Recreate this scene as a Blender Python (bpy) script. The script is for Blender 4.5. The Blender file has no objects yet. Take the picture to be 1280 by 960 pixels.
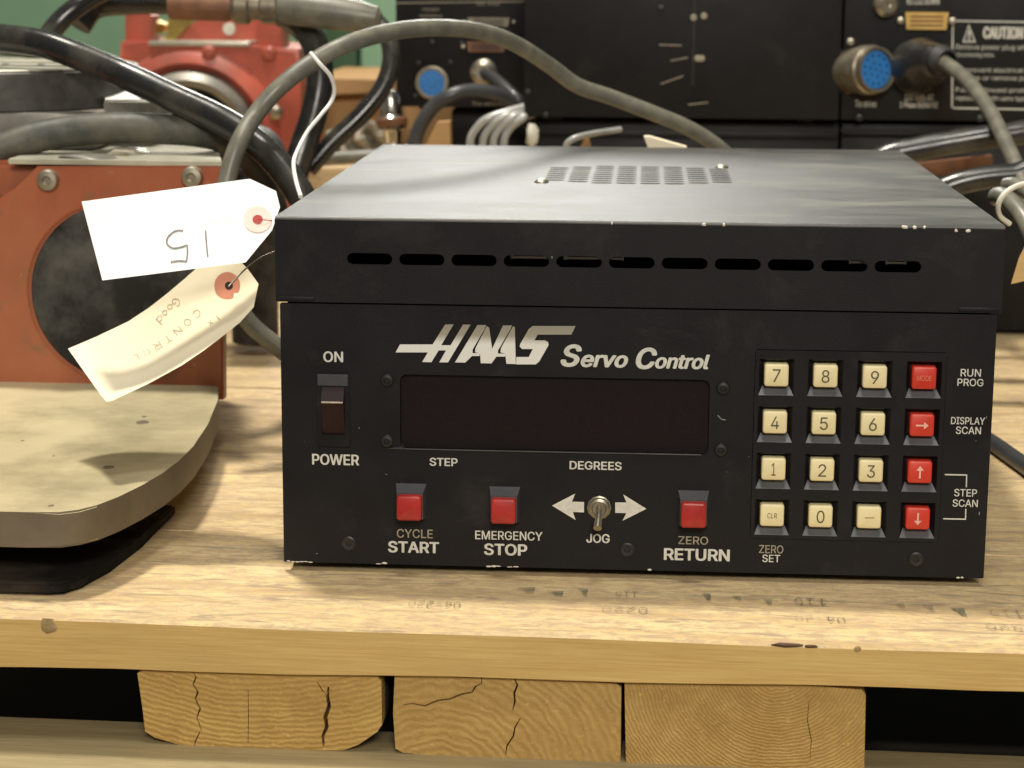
import bpy, bmesh, math, random
from mathutils import Vector, Matrix
from mathutils.geometry import tessellate_polygon, interpolate_bezier, delaunay_2d_cdt
random.seed(7)
R = math.radians
S = bpy.context.scene
COL = S.collection

# ------------------------------------------------------------------ camera
CAM = Vector((.004, -1.1991, .3509)); PITCH, YAW, ROLL, FPX = .1964, -.0626, .0063, 2609.6
cp, sp, cy, sy = math.cos(PITCH), math.sin(PITCH), math.cos(YAW), math.sin(YAW)
FWD = Vector((cp*sy, cp*cy, -sp)); RT0 = Vector((cy, -sy, 0)); UP0 = RT0.cross(FWD)
RT = RT0*math.cos(ROLL) + UP0*math.sin(ROLL); UP = -RT0*math.sin(ROLL) + UP0*math.cos(ROLL)
cd = bpy.data.cameras.new('camera'); cam = bpy.data.objects.new('camera', cd); COL.objects.link(cam)
cd.sensor_width = 36; cd.lens = 36*FPX/1280; cd.clip_start = .02; cd.clip_end = 100
m = Matrix((RT, UP, -FWD)).transposed().to_4x4(); m.translation = CAM
cam.matrix_world = m; S.camera = cam
cd.dof.use_dof = True; cd.dof.focus_distance = 1.22; cd.dof.aperture_fstop = 13

# ------------------------------------------------------------------ world, lamps, exposure
W = bpy.data.worlds.new('World'); S.world = W; W.use_nodes = True
W.node_tree.nodes['Background'].inputs[0].default_value = (1, .95, .86, 1)
W.node_tree.nodes['Background'].inputs[1].default_value = .13
def lamp(name, loc, to, sx, sy_, power, col):
    l = bpy.data.lights.new(name, 'AREA'); l.shape = 'RECTANGLE'; l.size = sx; l.size_y = sy_; l.energy = power; l.color = col
    o = bpy.data.objects.new(name, l); COL.objects.link(o); o.location = loc
    o.rotation_euler = (Vector(to)-Vector(loc)).to_track_quat('-Z', 'Y').to_euler(); return o
lamp('high_bay_lamp', (-.80, .95, 4.0), (0, 0, 0), .35, .35, 160, (1, .94, .82))
lamp('high_bay_lamp', (.10, -.75, 4.0), (0, 0, 0), .7, .7, 46, (1, .95, .85))
lamp('front_fill_lamp', (.3, -2.7, 1.6), (0, 0, .1), 0.9, .6, 60, (1, .94, .83))  # unseen fill added on the camera side to light the front faces
lamp('far_lamp', (-.35, 4.2, 1.9), (0, .1, .2), 1.0, .5, 44, (1, .98, .93))
S.view_settings.view_transform = 'Standard'; S.view_settings.look = 'None'
S.view_settings.exposure = 0; S.view_settings.gamma = 1
S.render.resolution_x = 1024; S.render.resolution_y = 768
S.render.engine = 'CYCLES'

# ------------------------------------------------------------------ helpers
def ray(px, py): return FWD + RT*((px-640)/FPX) - UP*((py-480)/FPX)
def ay(px, py, y): d = ray(px, py); return CAM + d*((y-CAM.y)/d.y)      # point of a vertical plane y = const
def az(px, py, z): d = ray(px, py); return CAM + d*((z-CAM.z)/d.z)      # point of a horizontal plane
def scale_at(p): return FPX/((p-CAM).dot(FWD))

def tag(o, label=None, cat=None, group=None, kind=None):
    if label: o['label'] = label
    if cat: o['category'] = cat
    if group: o['group'] = group
    if kind: o['kind'] = kind
    return o
def empty(name, loc, label, cat, group=None, rz=0):
    o = bpy.data.objects.new(name, None); COL.objects.link(o); o.location = loc; o.rotation_euler = (0, 0, rz)
    o.empty_display_size = .03
    return tag(o, label, cat, group)
def link(name, me, mat, parent=None, local=False, loc=None):
    if mat is not None:
        me.materials.clear()
        for q in (mat if isinstance(mat, (list, tuple)) else [mat]): me.materials.append(q)
    o = bpy.data.objects.new(name, me); COL.objects.link(o)
    if parent:
        o.parent = parent
        if not local and parent.type == 'EMPTY': o.location = -Vector(parent.location)
    if loc is not None: o.location = Vector(o.location)+Vector(loc)
    return o
def smooth(me, ang=40):
    me.polygons.foreach_set('use_smooth', [True]*len(me.polygons))
    try: me.set_sharp_from_angle(angle=R(ang))
    except Exception: pass
def bm_mesh(bm, name='mesh', ang=35):
    bmesh.ops.recalc_face_normals(bm, faces=bm.faces)
    me = bpy.data.meshes.new(name); bm.to_mesh(me); bm.free(); smooth(me, ang); return me
def box_bm(bm, x0, x1, y0, y1, z0, z1, bev=0, seg=2):
    vs = [bm.verts.new(c) for c in ((x0,y0,z0),(x1,y0,z0),(x1,y1,z0),(x0,y1,z0),(x0,y0,z1),(x1,y0,z1),(x1,y1,z1),(x0,y1,z1))]
    fs = [bm.faces.new([vs[i] for i in f]) for f in ((0,3,2,1),(4,5,6,7),(0,1,5,4),(1,2,6,5),(2,3,7,6),(3,0,4,7))]
    if bev:
        es = list({e for f in fs for e in f.edges})
        bmesh.ops.bevel(bm, geom=es, offset=bev, segments=seg, affect='EDGES', profile=.5)
def box(name, x0, x1, y0, y1, z0, z1, mat, parent=None, bev=.0008, local=False, seg=2):
    bm = bmesh.new(); box_bm(bm, x0, x1, y0, y1, z0, z1, bev, seg)
    return link(name, bm_mesh(bm, name), mat, parent, local)
def prism(name, pts, d, mat, parent=None, bev=0, local=False):
    """polygon of 3D points extruded by vector d"""
    bm = bmesh.new(); a = [bm.verts.new(p) for p in pts]; b = [bm.verts.new(Vector(p)+Vector(d)) for p in pts]
    n = len(pts); f1 = bm.faces.new(a); f2 = bm.faces.new(b[::-1])
    for i in range(n): bm.faces.new((a[i], a[(i+1) % n], b[(i+1) % n], b[i]))
    if bev:
        es = list(set(f1.edges) | set(f2.edges)); bmesh.ops.bevel(bm, geom=es, offset=bev, segments=2, affect='EDGES')
    return link(name, bm_mesh(bm, name), mat, parent, local)
def frustum(bm, c0, hx0, hz0, y0, hx1, hz1, y1, c1=None):
    """rectangular frustum along y: c0=(x,z)"""
    c1 = c1 or c0
    a = [bm.verts.new((c0[0]+i*hx0, y0, c0[1]+j*hz0)) for i, j in ((-1,-1),(1,-1),(1,1),(-1,1))]
    b = [bm.verts.new((c1[0]+i*hx1, y1, c1[1]+j*hz1)) for i, j in ((-1,-1),(1,-1),(1,1),(-1,1))]
    bm.faces.new(a); bm.faces.new(b[::-1])
    for i in range(4): bm.faces.new((a[i], b[i], b[(i+1) % 4], a[(i+1) % 4]))
def lathe_mesh(profile, n=24, axis=Vector((0, -1, 0)), origin=Vector((0, 0, 0))):
    """profile [(r,h)], h along axis"""
    axis = Vector(axis).normalized(); q = Vector((0, 0, 1)).rotation_difference(axis)
    bm = bmesh.new(); rings = []
    for r, h in profile:
        if r < 1e-7: rings.append([bm.verts.new(q @ Vector((0, 0, h))+Vector(origin))])
        else: rings.append([bm.verts.new(q @ Vector((r*math.cos(2*math.pi*k/n), r*math.sin(2*math.pi*k/n), h))+Vector(origin)) for k in range(n)])
    for a, b in zip(rings, rings[1:]):
        for k in range(n):
            l = (k+1) % n
            if len(a) == 1 and len(b) == 1: continue
            if len(a) == 1: bm.faces.new((a[0], b[l], b[k]))
            elif len(b) == 1: bm.faces.new((a[k], a[l], b[0]))
            else: bm.faces.new((a[k], a[l], b[l], b[k]))
    return bm_mesh(bm, 'turned', 30)
def spline(pts, per=8):
    P = [Vector(p) for p in pts]; P = [P[0]*2-P[1]]+P+[P[-1]*2-P[-2]]; out = []
    for i in range(1, len(P)-2):
        for k in range(per):
            t = k/per; a, b, c, d = P[i-1], P[i], P[i+1], P[i+2]
            out.append(.5*((2*b)+(c-a)*t+(2*a-5*b+4*c-d)*t*t+(3*b-a-3*c+d)*t**3))
    out.append(P[-2]); return out
def tube_mesh(pts, r, n=16, per=8):
    C = spline(pts, per) if per else [Vector(p) for p in pts]; bm = bmesh.new(); rings = []
    t = (C[1]-C[0]).normalized(); u = t.orthogonal().normalized()
    for i, c in enumerate(C):
        t2 = ((C[min(i+1, len(C)-1)]-C[max(i-1, 0)])).normalized()
        u = (t.rotation_difference(t2) @ u); u = (u-t2*u.dot(t2)).normalized(); t = t2; v = t.cross(u)
        rr = r(i/(len(C)-1)) if callable(r) else r
        rings.append([bm.verts.new(c+u*rr*math.cos(2*math.pi*k/n)+v*rr*math.sin(2*math.pi*k/n)) for k in range(n)])
    for a, b in zip(rings, rings[1:]):
        for k in range(n): bm.faces.new((a[k], a[(k+1) % n], b[(k+1) % n], b[k]))
    bm.faces.new(rings[0][::-1]); bm.faces.new(rings[-1])
    return bm_mesh(bm, 'tube', 50)
def cable(name, pl, rpx, mat, label, cat='cable', parent=None, group=None):
    """pl: (px, py, depth y); radius given in photo pixels at the middle point"""
    P = [p if isinstance(p, Vector) else ay(*p) for p in pl]; V = [p for p, q in zip(P, pl) if not isinstance(q, Vector)]; r = rpx/scale_at(V[len(V)//2])
    o = link(name, tube_mesh(P, r), mat, parent)
    if not parent: tag(o, label, cat, group)
    return o
def filled(outline, holes, y0, y1):
    """plate in the xz plane with holes, from y0 (front) to y1 (back)"""
    c = bpy.data.curves.new('tmp', 'CURVE'); c.dimensions = '2D'; c.fill_mode = 'BOTH'; c.extrude = abs(y1-y0)/2
    for poly in [outline]+holes:
        s = c.splines.new('POLY'); s.points.add(len(poly)-1); s.use_cyclic_u = True
        for p, q in zip(s.points, poly): p.co = (q[0], q[1], 0, 1)
    o = bpy.data.objects.new('tmp', c); COL.objects.link(o); bpy.context.view_layer.update()
    me = bpy.data.meshes.new_from_object(o.evaluated_get(bpy.context.evaluated_depsgraph_get()))
    bpy.data.objects.remove(o); bpy.data.curves.remove(c)
    mid = (y0+y1)/2
    for v in me.vertices: x, z, h = v.co; v.co = (x, mid+h, z)
    bm = bmesh.new(); bm.from_mesh(me); bmesh.ops.remove_doubles(bm, verts=bm.verts, dist=1e-6); bpy.data.meshes.remove(me)
    return bm_mesh(bm, 'plate', 30)
def stadium(cx, cz, w, h, n=6):
    r = h/2; out = []
    for k in range(n+1): a = -math.pi/2+math.pi*k/n; out.append((cx+w/2-r+r*math.cos(a), cz+r*math.sin(a)))
    for k in range(n+1): a = math.pi/2+math.pi*k/n; out.append((cx-w/2+r+r*math.cos(a), cz+r*math.sin(a)))
    return out
def rrect(x0, x1, z0, z1, r, n=4):
    out = []
    for (cx, cz, a0) in ((x1-r, z0+r, -90), (x1-r, z1-r, 0), (x0+r, z1-r, 90), (x0+r, z0+r, 180)):
        for k in range(n+1): a = R(a0+90*k/n); out.append((cx+r*math.cos(a), cz+r*math.sin(a)))
    return out
try:   # the sans-serif that ships with Blender itself; the built-in font is the fallback
    SANS = bpy.data.fonts.load(bpy.utils.system_resource('DATAFILES')+'/fonts/Inter.woff2')
except Exception: SANS = None
def text_mesh(txt, bold=0., shear=0.):
    """glyph outlines filled contour by contour, so overlapping strokes of a letter do not cancel"""
    c = bpy.data.curves.new('tmp', 'FONT'); c.body = txt; c.font = SANS or c.font; c.size = 1; c.shear = shear
    o = bpy.data.objects.new('tmp', c); COL.objects.link(o); bpy.context.view_layer.update()
    cv = o.to_curve(bpy.context.evaluated_depsgraph_get()); polys = []
    for sp in cv.splines:
        bp_ = sp.bezier_points; n = len(bp_); P = []
        for k in range(n):
            a, b = bp_[k], bp_[(k+1) % n]
            P += [v.to_2d() for v in interpolate_bezier(a.co, a.handle_right, b.handle_left, b.co, 5)[:-1]]
        Q = [P[0]]
        for q in P[1:]:
            if (q-Q[-1]).length > 1e-4: Q.append(q)
        if (Q[0]-Q[-1]).length < 1e-4: Q.pop()
        if len(Q) > 2: polys.append(Q)
    o.to_curve_clear(); bpy.data.objects.remove(o); bpy.data.curves.remove(c)
    area = lambda P: sum(P[i-1].x*P[i].y-P[i].x*P[i-1].y for i in range(len(P)))/2
    def inside(p, P):
        r = False
        for i in range(len(P)):
            a, b = P[i-1], P[i]
            if (a.y > p.y) != (b.y > p.y) and p.x < (b.x-a.x)*(p.y-a.y)/(b.y-a.y)+a.x: r = not r
        return r
    A = [area(P) for P in polys]; sg = max(A, key=abs) > 0; V, F = [], []
    outs = [i for i, a in enumerate(A) if (a > 0) == sg]; hol = {i: [] for i in outs}
    for i, a in enumerate(A):
        if i in hol: continue
        cand = [k for k in outs if inside(polys[i][0], polys[k])]
        if cand: hol[min(cand, key=lambda k: abs(A[k]))].append(i)
    for n_, i in enumerate(outs):
        vv, ee = [], []
        for k in [i]+hol[i]:
            b = len(vv); n = len(polys[k]); vv += polys[k]; ee += [(b+q, b+(q+1) % n) for q in range(n)]
        ov, _, of, _, _, _ = delaunay_2d_cdt(vv, ee, [], 0, 1e-6); b = len(V)
        V += [(p.x, p.y, .0001*(n_ % 2)) for p in ov]
        for f in of:
            c_ = sum((ov[q] for q in f), Vector((0, 0)))/len(f)
            if inside(c_, polys[i]) and not any(inside(c_, polys[k]) for k in hol[i]): F.append(tuple(b+q for q in f))
    me = bpy.data.meshes.new('text'); me.from_pydata(V, [], F); me.validate()
    return me
def lettering(name, txt, p0, p1, y, mat, parent, bold=.02, shear=0., pts=None):
    """p0,p1: photo pixels of upper-left and lower-right corner of the word on plane y"""
    A = ay(p0[0], p0[1], y); B = ay(p1[0], p1[1], y)
    return lettering3(name, txt, A.x, B.x, B.z, A.z, y, mat, parent, bold, shear)
def lettering3(name, txt, x0, x1, z0, z1, y, mat, parent, bold=.02, shear=0.):
    me = text_mesh(txt, bold, shear)
    xs = [v.co.x for v in me.vertices]; ys = [v.co.y for v in me.vertices]
    ax, bx, ay_, by = min(xs), max(xs), min(ys), max(ys)
    b = max(0, bold)*.9*(z1-z0)/max(.3, by-ay_)
    for v in me.vertices:
        v.co = (x0+b+(v.co.x-ax)/(bx-ax)*(x1-x0-2*b), y-v.co.z*.1, z0+b*.6+(v.co.y-ay_)/(by-ay_)*(z1-z0-1.2*b))
    if b:
        bm = bmesh.new(); bm.from_mesh(me)
        for k, (dx, dz) in enumerate(((b, 0), (-b, 0), (0, b*.6), (0, -b*.6), (b*.7, b*.4), (-b*.7, -b*.4), (b*.7, -b*.4), (-b*.7, b*.4))):
            n0 = len(bm.verts); bm.from_mesh(me); bm.verts.ensure_lookup_table()
            for v in bm.verts[n0:]: v.co += Vector((dx, -.00002*(k+1), dz))
        bm.to_mesh(me); bm.free()
    return link(name, me, mat, parent)
def poly_px(name, polys, y, mat, parent, thick=.0002):
    """flat printed shape from outlines given in photo pixels on plane y"""
    V, F = [], []
    for P in polys:
        Q = [ay(p[0], p[1], y) for p in P]; b = len(V); V += Q
        F += [tuple(b+i for i in t) for t in tessellate_polygon([[Vector((q.x, q.z, 0)) for q in Q]])]
    me = bpy.data.meshes.new(name); me.from_pydata(V, [], F); me.validate()
    bm = bmesh.new(); bm.from_mesh(me)
    for f in bm.faces:
        f.normal_update()
        if f.normal.y > 0: f.normal_flip()
    bm.to_mesh(me); bm.free()
    return link(name, me, mat, parent)

# ------------------------------------------------------------------ materials
def nt(name):
    m = bpy.data.materials.new(name); m.use_nodes = True; t = m.node_tree
    return m, t, t.nodes['Principled BSDF']
def N(t, kind, **kw):
    n = t.nodes.new(kind)
    for k, v in kw.items():
        if k.startswith('i_'):
            key = k[2:]; key = int(key) if key.isdigit() else key.replace('_', ' ')
            n.inputs[key].default_value = v
        else: setattr(n, k, v)
    return n
def ramp(t, fac, stops):
    r = t.nodes.new('ShaderNodeValToRGB'); e = r.color_ramp.elements
    while len(e) < len(stops): e.new(.5)
    for q, (p, c) in zip(e, stops): q.position = p; q.color = (*c, 1) if len(c) == 3 else c
    t.links.new(fac, r.inputs[0]); return r.outputs[0]
def coords(t, sc=(1, 1, 1), rnd=True):
    tc = N(t, 'ShaderNodeTexCoord'); mp = N(t, 'ShaderNodeMapping'); mp.inputs['Scale'].default_value = sc
    src = tc.outputs['Object']
    if rnd:
        oi = N(t, 'ShaderNodeObjectInfo'); ml = N(t, 'ShaderNodeMath', operation='MULTIPLY'); ml.inputs[1].default_value = 37.
        t.links.new(oi.outputs['Random'], ml.inputs[0]); ad = N(t, 'ShaderNodeVectorMath', operation='ADD')
        t.links.new(src, ad.inputs[0]); t.links.new(ml.outputs[0], ad.inputs[1]); src = ad.outputs[0]
    t.links.new(src, mp.inputs[0]); return mp.outputs[0]
def noise(t, vec, scale, detail=4, rough=.55, dist=0):
    n = N(t, 'ShaderNodeTexNoise'); n.inputs['Scale'].default_value = scale; n.inputs['Detail'].default_value = detail
    n.inputs['Roughness'].default_value = rough; n.inputs['Distortion'].default_value = dist
    t.links.new(vec, n.inputs['Vector']); return n.outputs[0]
def mixc(t, fac, a, b, mode='MIX'):
    mx = N(t, 'ShaderNodeMix', data_type='RGBA', blend_type=mode)
    for sock, v in ((mx.inputs[0], fac), (mx.inputs[6], a), (mx.inputs[7], b)):
        if hasattr(v, 'is_output') or hasattr(v, 'links'): t.links.new(v, sock)
        elif isinstance(v, (int, float)): sock.default_value = v
        else: sock.default_value = (*v, 1)
    return mx.outputs[2]
def bump(t, p, h, strength=.3, dist=.001):
    b = N(t, 'ShaderNodeBump'); b.inputs['Strength'].default_value = strength; b.inputs['Distance'].default_value = dist
    t.links.new(h, b.inputs['Height']); t.links.new(b.outputs[0], p.inputs['Normal'])
def mat(name, col, rough=.5, metal=0, spec=.5, var=.15, vs=60, bmp=0, bs=400, coat=0, sc=(1, 1, 1), dirt=None, dirt_amt=.5, dirt_s=12):
    m, t, p = nt(name); v = coords(t, sc)
    n = noise(t, v, vs)
    lo = tuple(c*(1-var) for c in col); hi = tuple(min(1, c*(1+var)) for c in col)
    c = ramp(t, n, [(.3, lo), (.7, hi)])
    if dirt:
        d = noise(t, v, dirt_s, 6, .65); f = ramp(t, d, [(.45, (0, 0, 0)), (.68, (dirt_amt,)*3)]); c = mixc(t, f, c, dirt)
    t.links.new(c, p.inputs['Base Color'])
    rr = ramp(t, noise(t, v, vs*.4), [(.3, (max(.02, rough-.08),)*3), (.7, (min(1, rough+.1),)*3)]); t.links.new(rr, p.inputs['Roughness'])
    p.inputs['Metallic'].default_value = metal; p.inputs['Specular IOR Level'].default_value = spec; p.inputs['Coat Weight'].default_value = coat
    if bmp: bump(t, p, noise(t, v, bs, 2), bmp, .0004)
    return m
def wood_mat(name, light, mid, dark, stain, stain_amt=.5, along=(1.6, 15, 15), stain_s=6., rough=.65, grey=None):
    m, t, p = nt(name); v = coords(t, along)
    g = noise(t, v, 3, 6, .6, .6); c = ramp(t, g, [(.28, dark), (.45, mid), (.66, light)])
    v2 = coords(t, (6, 260, 260)); f = noise(t, v2, 3, 4, .6); c = mixc(t, ramp(t, f, [(.35, (.28,)*3), (.6, (0,)*3)]), c, dark, 'MULTIPLY')
    v3 = coords(t, (1, 2.6, 2.6)); s = noise(t, v3, stain_s, 6, .68, .4)
    c = mixc(t, ramp(t, s, [(.5, (0,)*3), (.72, (stain_amt,)*3)]), c, stain)
    if grey:
        v4 = coords(t, (2.2, 16, 16)); s2 = noise(t, v4, 3.4, 8, .75, 1.)
        c = mixc(t, ramp(t, s2, [(.55, (0,)*3), (.74, (.65,)*3)]), c, grey)
    if grey:
        v5 = coords(t, (14, 32, 32)); s3 = noise(t, v5, 5, 7, .78, .5)
        c = mixc(t, ramp(t, s3, [(.44, (0,)*3), (.58, (.8,)*3)]), c, (.50, .355, .225))
        v6 = coords(t, (4, 26, 26)); s4 = noise(t, v6, 4, 5, .7, 1.2)
        c = mixc(t, ramp(t, s4, [(.53, (0,)*3), (.64, (.7,)*3)]), c, (.31, .235, .165))
    t.links.new(c, p.inputs['Base Color']); p.inputs['Roughness'].default_value = rough; p.inputs['Specular IOR Level'].default_value = .3
    bump(t, p, f, .35, .0006); return m
def endgrain_mat(name, light, dark, cx, cz, sc=190., dist=3.):
    m, t, p = nt(name); tc = N(t, 'ShaderNodeTexCoord'); mp = N(t, 'ShaderNodeMapping'); mp.inputs['Location'].default_value = (-cx, 0, -cz)
    t.links.new(tc.outputs['Object'], mp.inputs[0])
    w = N(t, 'ShaderNodeTexWave', wave_type='RINGS', rings_direction='Y', wave_profile='SIN'); w.inputs['Scale'].default_value = sc/6.28
    w.inputs['Distortion'].default_value = dist; w.inputs['Detail'].default_value = 3; w.inputs['Detail Scale'].default_value = 1.4
    nv = N(t, 'ShaderNodeTexNoise'); nv.inputs['Scale'].default_value = 30; nv.inputs['Detail'].default_value = 4; t.links.new(mp.outputs[0], nv.inputs['Vector'])
    sc_ = N(t, 'ShaderNodeVectorMath', operation='SCALE'); sc_.inputs['Scale'].default_value = .007; t.links.new(nv.outputs[1], sc_.inputs[0])
    av = N(t, 'ShaderNodeVectorMath', operation='ADD'); t.links.new(mp.outputs[0], av.inputs[0]); t.links.new(sc_.outputs[0], av.inputs[1])
    t.links.new(av.outputs[0], w.inputs['Vector'])
    n = noise(t, mp.outputs[0], 60, 5, .65); n2 = noise(t, mp.outputs[0], 420, 4, .7)
    c = ramp(t, w.outputs[1], [(.1, tuple((a+b)/2*.96 for a, b in zip(dark, light))), (.75, light)]); n3 = noise(t, mp.outputs[0], 22, 5, .7, .6)
    c = mixc(t, ramp(t, n3, [(.42, (0,)*3), (.62, (.6,)*3)]), c, dark)
    c = mixc(t, ramp(t, n, [(.35, (.45,)*3), (.65, (0,)*3)]), c, tuple(q*.8 for q in dark))
    c = mixc(t, ramp(t, n2, [(.58, (0,)*3), (.70, (.45,)*3)]), c, tuple(min(1, q*1.4) for q in light))
    t.links.new(c, p.inputs['Base Color']); p.inputs['Roughness'].default_value = .75; p.inputs['Specular IOR Level'].default_value = .25
    ad = N(t, 'ShaderNodeMath', operation='ADD'); t.links.new(w.outputs[1], ad.inputs[0]); t.links.new(n2, ad.inputs[1])
    bump(t, p, ad.outputs[0], .5, .0007); return m

M = {}
M['black_paint'] = mat('black_powder_paint', (.0090, .0083, .0092), .52, spec=.28, bmp=.25, bs=1400, var=.1)
M['panel'] = mat('black_panel_paint', (.0085, .0075, .0090), .50, spec=.28, bmp=.2, bs=1600, var=.08)
# the dusty lid
def lid_mat():
    m, t, p = nt('dusty_black_lid_paint'); v = coords(t, (1, 1, 1), False)
    v2 = coords(t, (3.2, 6.5, 5), False)
    a = noise(t, v2, 3.2, 7, .62, .8); b = noise(t, v, 9, 5, .6, .5); f = noise(t, v, 900, 2)
    c = ramp(t, a, [(.33, (.045, .044, .043)), (.50, (.085, .083, .078)), (.68, (.16, .152, .135))])
    c = mixc(t, ramp(t, b, [(.55, (0,)*3), (.78, (.35,)*3)]), c, (.15, .13, .10))
    t.links.new(c, p.inputs['Base Color'])
    t.links.new(ramp(t, a, [(.36, (.42,)*3), (.64, (.52,)*3)]), p.inputs['Roughness'])
    bump(t, p, f, .2, .0003); return m
M['lid'] = lid_mat()
M['chip'] = mat('bare_metal_chips', (.75, .70, .60), .45, var=.2)
M['scuff'] = mat('grey_scuff', (.22, .21, .20), .6)
M['print'] = mat('offwhite_screen_print', (.66, .65, .58), .5, var=.12, vs=300)
M['print_dull'] = mat('dull_tan_print', (.34, .30, .22), .5, var=.2, vs=300)
M['cream'] = mat('cream_key_plastic', (.84, .73, .42), .38, var=.04)
M['legend'] = mat('grey_key_legend', (.10, .09, .06), .5)
M['red_key'] = mat('red_key_plastic', (.62, .045, .025), .35, var=.05)
M['pink_print'] = mat('pink_key_print', (.85, .5, .4), .5)
M['pink_dull'] = mat('faded_key_print', (.70, .22, .15), .5)
M['red_cap'] = mat('red_button_plastic', (.40, .026, .022), .33, var=.15, vs=90)
M['well'] = mat('black_glossy_key_well', (.045, .047, .052), .38, spec=1.)
M['lit_slope'] = mat('lit_slope_grey', (.095, .099, .108), .45)
M['bezel'] = mat('black_switch_plastic', (.055, .057, .063), .40, spec=.7)
M['rocker'] = mat('dark_red_rocker', (.016, .003, .004), .5, spec=.35)
M['screw'] = mat('blackened_screw', (.045, .043, .042), .42, metal=.7)
M['steel'] = mat('dull_steel', (.42, .38, .30), .38, metal=.9)
M['chrome'] = mat('bright_nickel', (.75, .72, .64), .15, metal=1, var=.1)
M['dark'] = mat('dark_interior', (.004, .004, .004), .8)
M['digit'] = mat('unlit_led_digit', (.09, .03, .03), .5)
M['rubber'] = mat('black_rubber_cable', (.017, .017, .017), .24, spec=.6, bmp=.35, bs=90, dirt=(.11, .10, .08), dirt_amt=.55, dirt_s=22)
M['rubber_matte'] = mat('grey_rubber_cable', (.055, .056, .048), .55, dirt=(.16, .145, .10), dirt_amt=.6, dirt_s=30)
M['grey_cable'] = mat('grey_vinyl_cable', (.155, .150, .120), .38, dirt=(.26, .24, .17), dirt_amt=.5, dirt_s=60)
M['dark_cable'] = mat('charcoal_vinyl_cable', (.050, .052, .056), .36, dirt=(.12, .11, .09), dirt_amt=.4)
M['silver_cable'] = mat('pale_shiny_cable', (.42, .42, .40), .2, spec=.9)
M['red_paint'] = mat('worn_red_machine_paint', (.37, .120, .055), .42, var=.2, vs=9, dirt=(.34, .06, .028), dirt_amt=.6, dirt_s=7, bmp=.3, bs=260)
def add_wear(m, col, scale, lo, hi, amt):
    t = m.node_tree; p = t.nodes['Principled BSDF']; lk = p.inputs['Base Color'].links[0]; src = lk.from_socket
    v = coords(t); n = noise(t, v, scale, 8, .72, .4); t.links.new(mixc(t, ramp(t, n, [(lo, (0,)*3), (hi, (amt,)*3)]), src, col), p.inputs['Base Color'])
add_wear(M['red_paint'], (.22, .12, .06), 28, .56, .64, .7); add_wear(M['red_paint'], (.50, .42, .30), 75, .66, .70, .7)
add_wear(M['panel'], (.055, .050, .046), 18, .55, .85, .5); add_wear(M['black_paint'], (.055, .050, .045), 14, .55, .85, .5)
M['red_paint2'] = mat('coral_red_machine_paint', (.50, .11, .07), .38, var=.25, vs=14, dirt=(.22, .09, .06), dirt_amt=.6, dirt_s=20, bmp=.2, bs=120)
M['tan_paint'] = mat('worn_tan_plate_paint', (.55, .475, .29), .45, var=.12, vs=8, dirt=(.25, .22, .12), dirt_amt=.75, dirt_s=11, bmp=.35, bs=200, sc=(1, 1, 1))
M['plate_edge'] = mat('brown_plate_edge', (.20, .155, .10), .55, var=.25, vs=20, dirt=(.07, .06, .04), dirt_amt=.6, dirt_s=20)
M['shade_sheet'] = mat('dark_shade_sheet', (.011, .010, .009), .9, spec=.12, dirt=(.075, .058, .042), dirt_amt=.85, dirt_s=13)
M['cover'] = mat('dusty_black_cover', (.015, .0145, .015), .55, spec=.3, dirt=(.14, .134, .122), dirt_amt=.75, dirt_s=13)
M['machined'] = mat('machined_grey_iron', (.20, .19, .165), .45, metal=.35, var=.3, vs=25, dirt=(.5, .46, .38), dirt_amt=.5, dirt_s=20)
M['machined_lt'] = mat('bright_machined_face', (.55, .52, .42), .38, metal=.3, var=.2, vs=20, dirt=(.25, .23, .17), dirt_amt=.5)
M['iron_dark'] = mat('dark_iron_rim', (.075, .070, .062), .5, metal=.2, var=.3, dirt=(.2, .19, .16), dirt_amt=.4, dirt_s=40)
M['white_tag'] = mat('white_card', (.90, .90, .88), .7, var=.02, vs=20)
M['manila'] = mat('manila_card', (.92, .83, .62), .7, var=.04, vs=15)
M['ring_pink'] = mat('pale_pink_patch', (.90, .66, .58), .7, var=.05)
M['ring_red'] = mat('faded_red_patch', (.60, .24, .15), .7, var=.12)
M['hole_red'] = mat('dark_red_eyelet', (.42, .04, .03), .6)
M['ink'] = mat('grey_pencil', (.22, .21, .20), .7, var=.3, vs=400)
M['ink_faint'] = mat('faint_brown_pencil', (.50, .40, .25), .7, var=.3, vs=400)
M['cord'] = mat('white_cord', (.85, .84, .80), .6)
M['blue'] = mat('blue_connector_insert', (.035, .22, .62), .45, var=.1)
M['shell'] = mat('olive_nickel_shell', (.33, .29, .22), .35, metal=.7, var=.25, vs=80)
M['gold'] = mat('gold_chromate', (.62, .40, .12), .4, metal=.5, var=.15)
M['brass'] = mat('brass_fitting', (.60, .46, .14), .3, metal=.9)
M['card'] = mat('brown_cardboard', (.50, .30, .13), .8, var=.1, vs=12)
M['green'] = mat('pale_green_machine_paint', (.30, .50, .31), .5, var=.1, vs=3)
M['green_dk'] = mat('dark_green_machine_paint', (.055, .12, .055), .5, var=.1, vs=3)
M['zip'] = mat('white_nylon_tie', (.75, .73, .62), .4)
M['tan_tag'] = mat('tan_card', (.72, .48, .20), .7)
M['stamp'] = None
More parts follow.
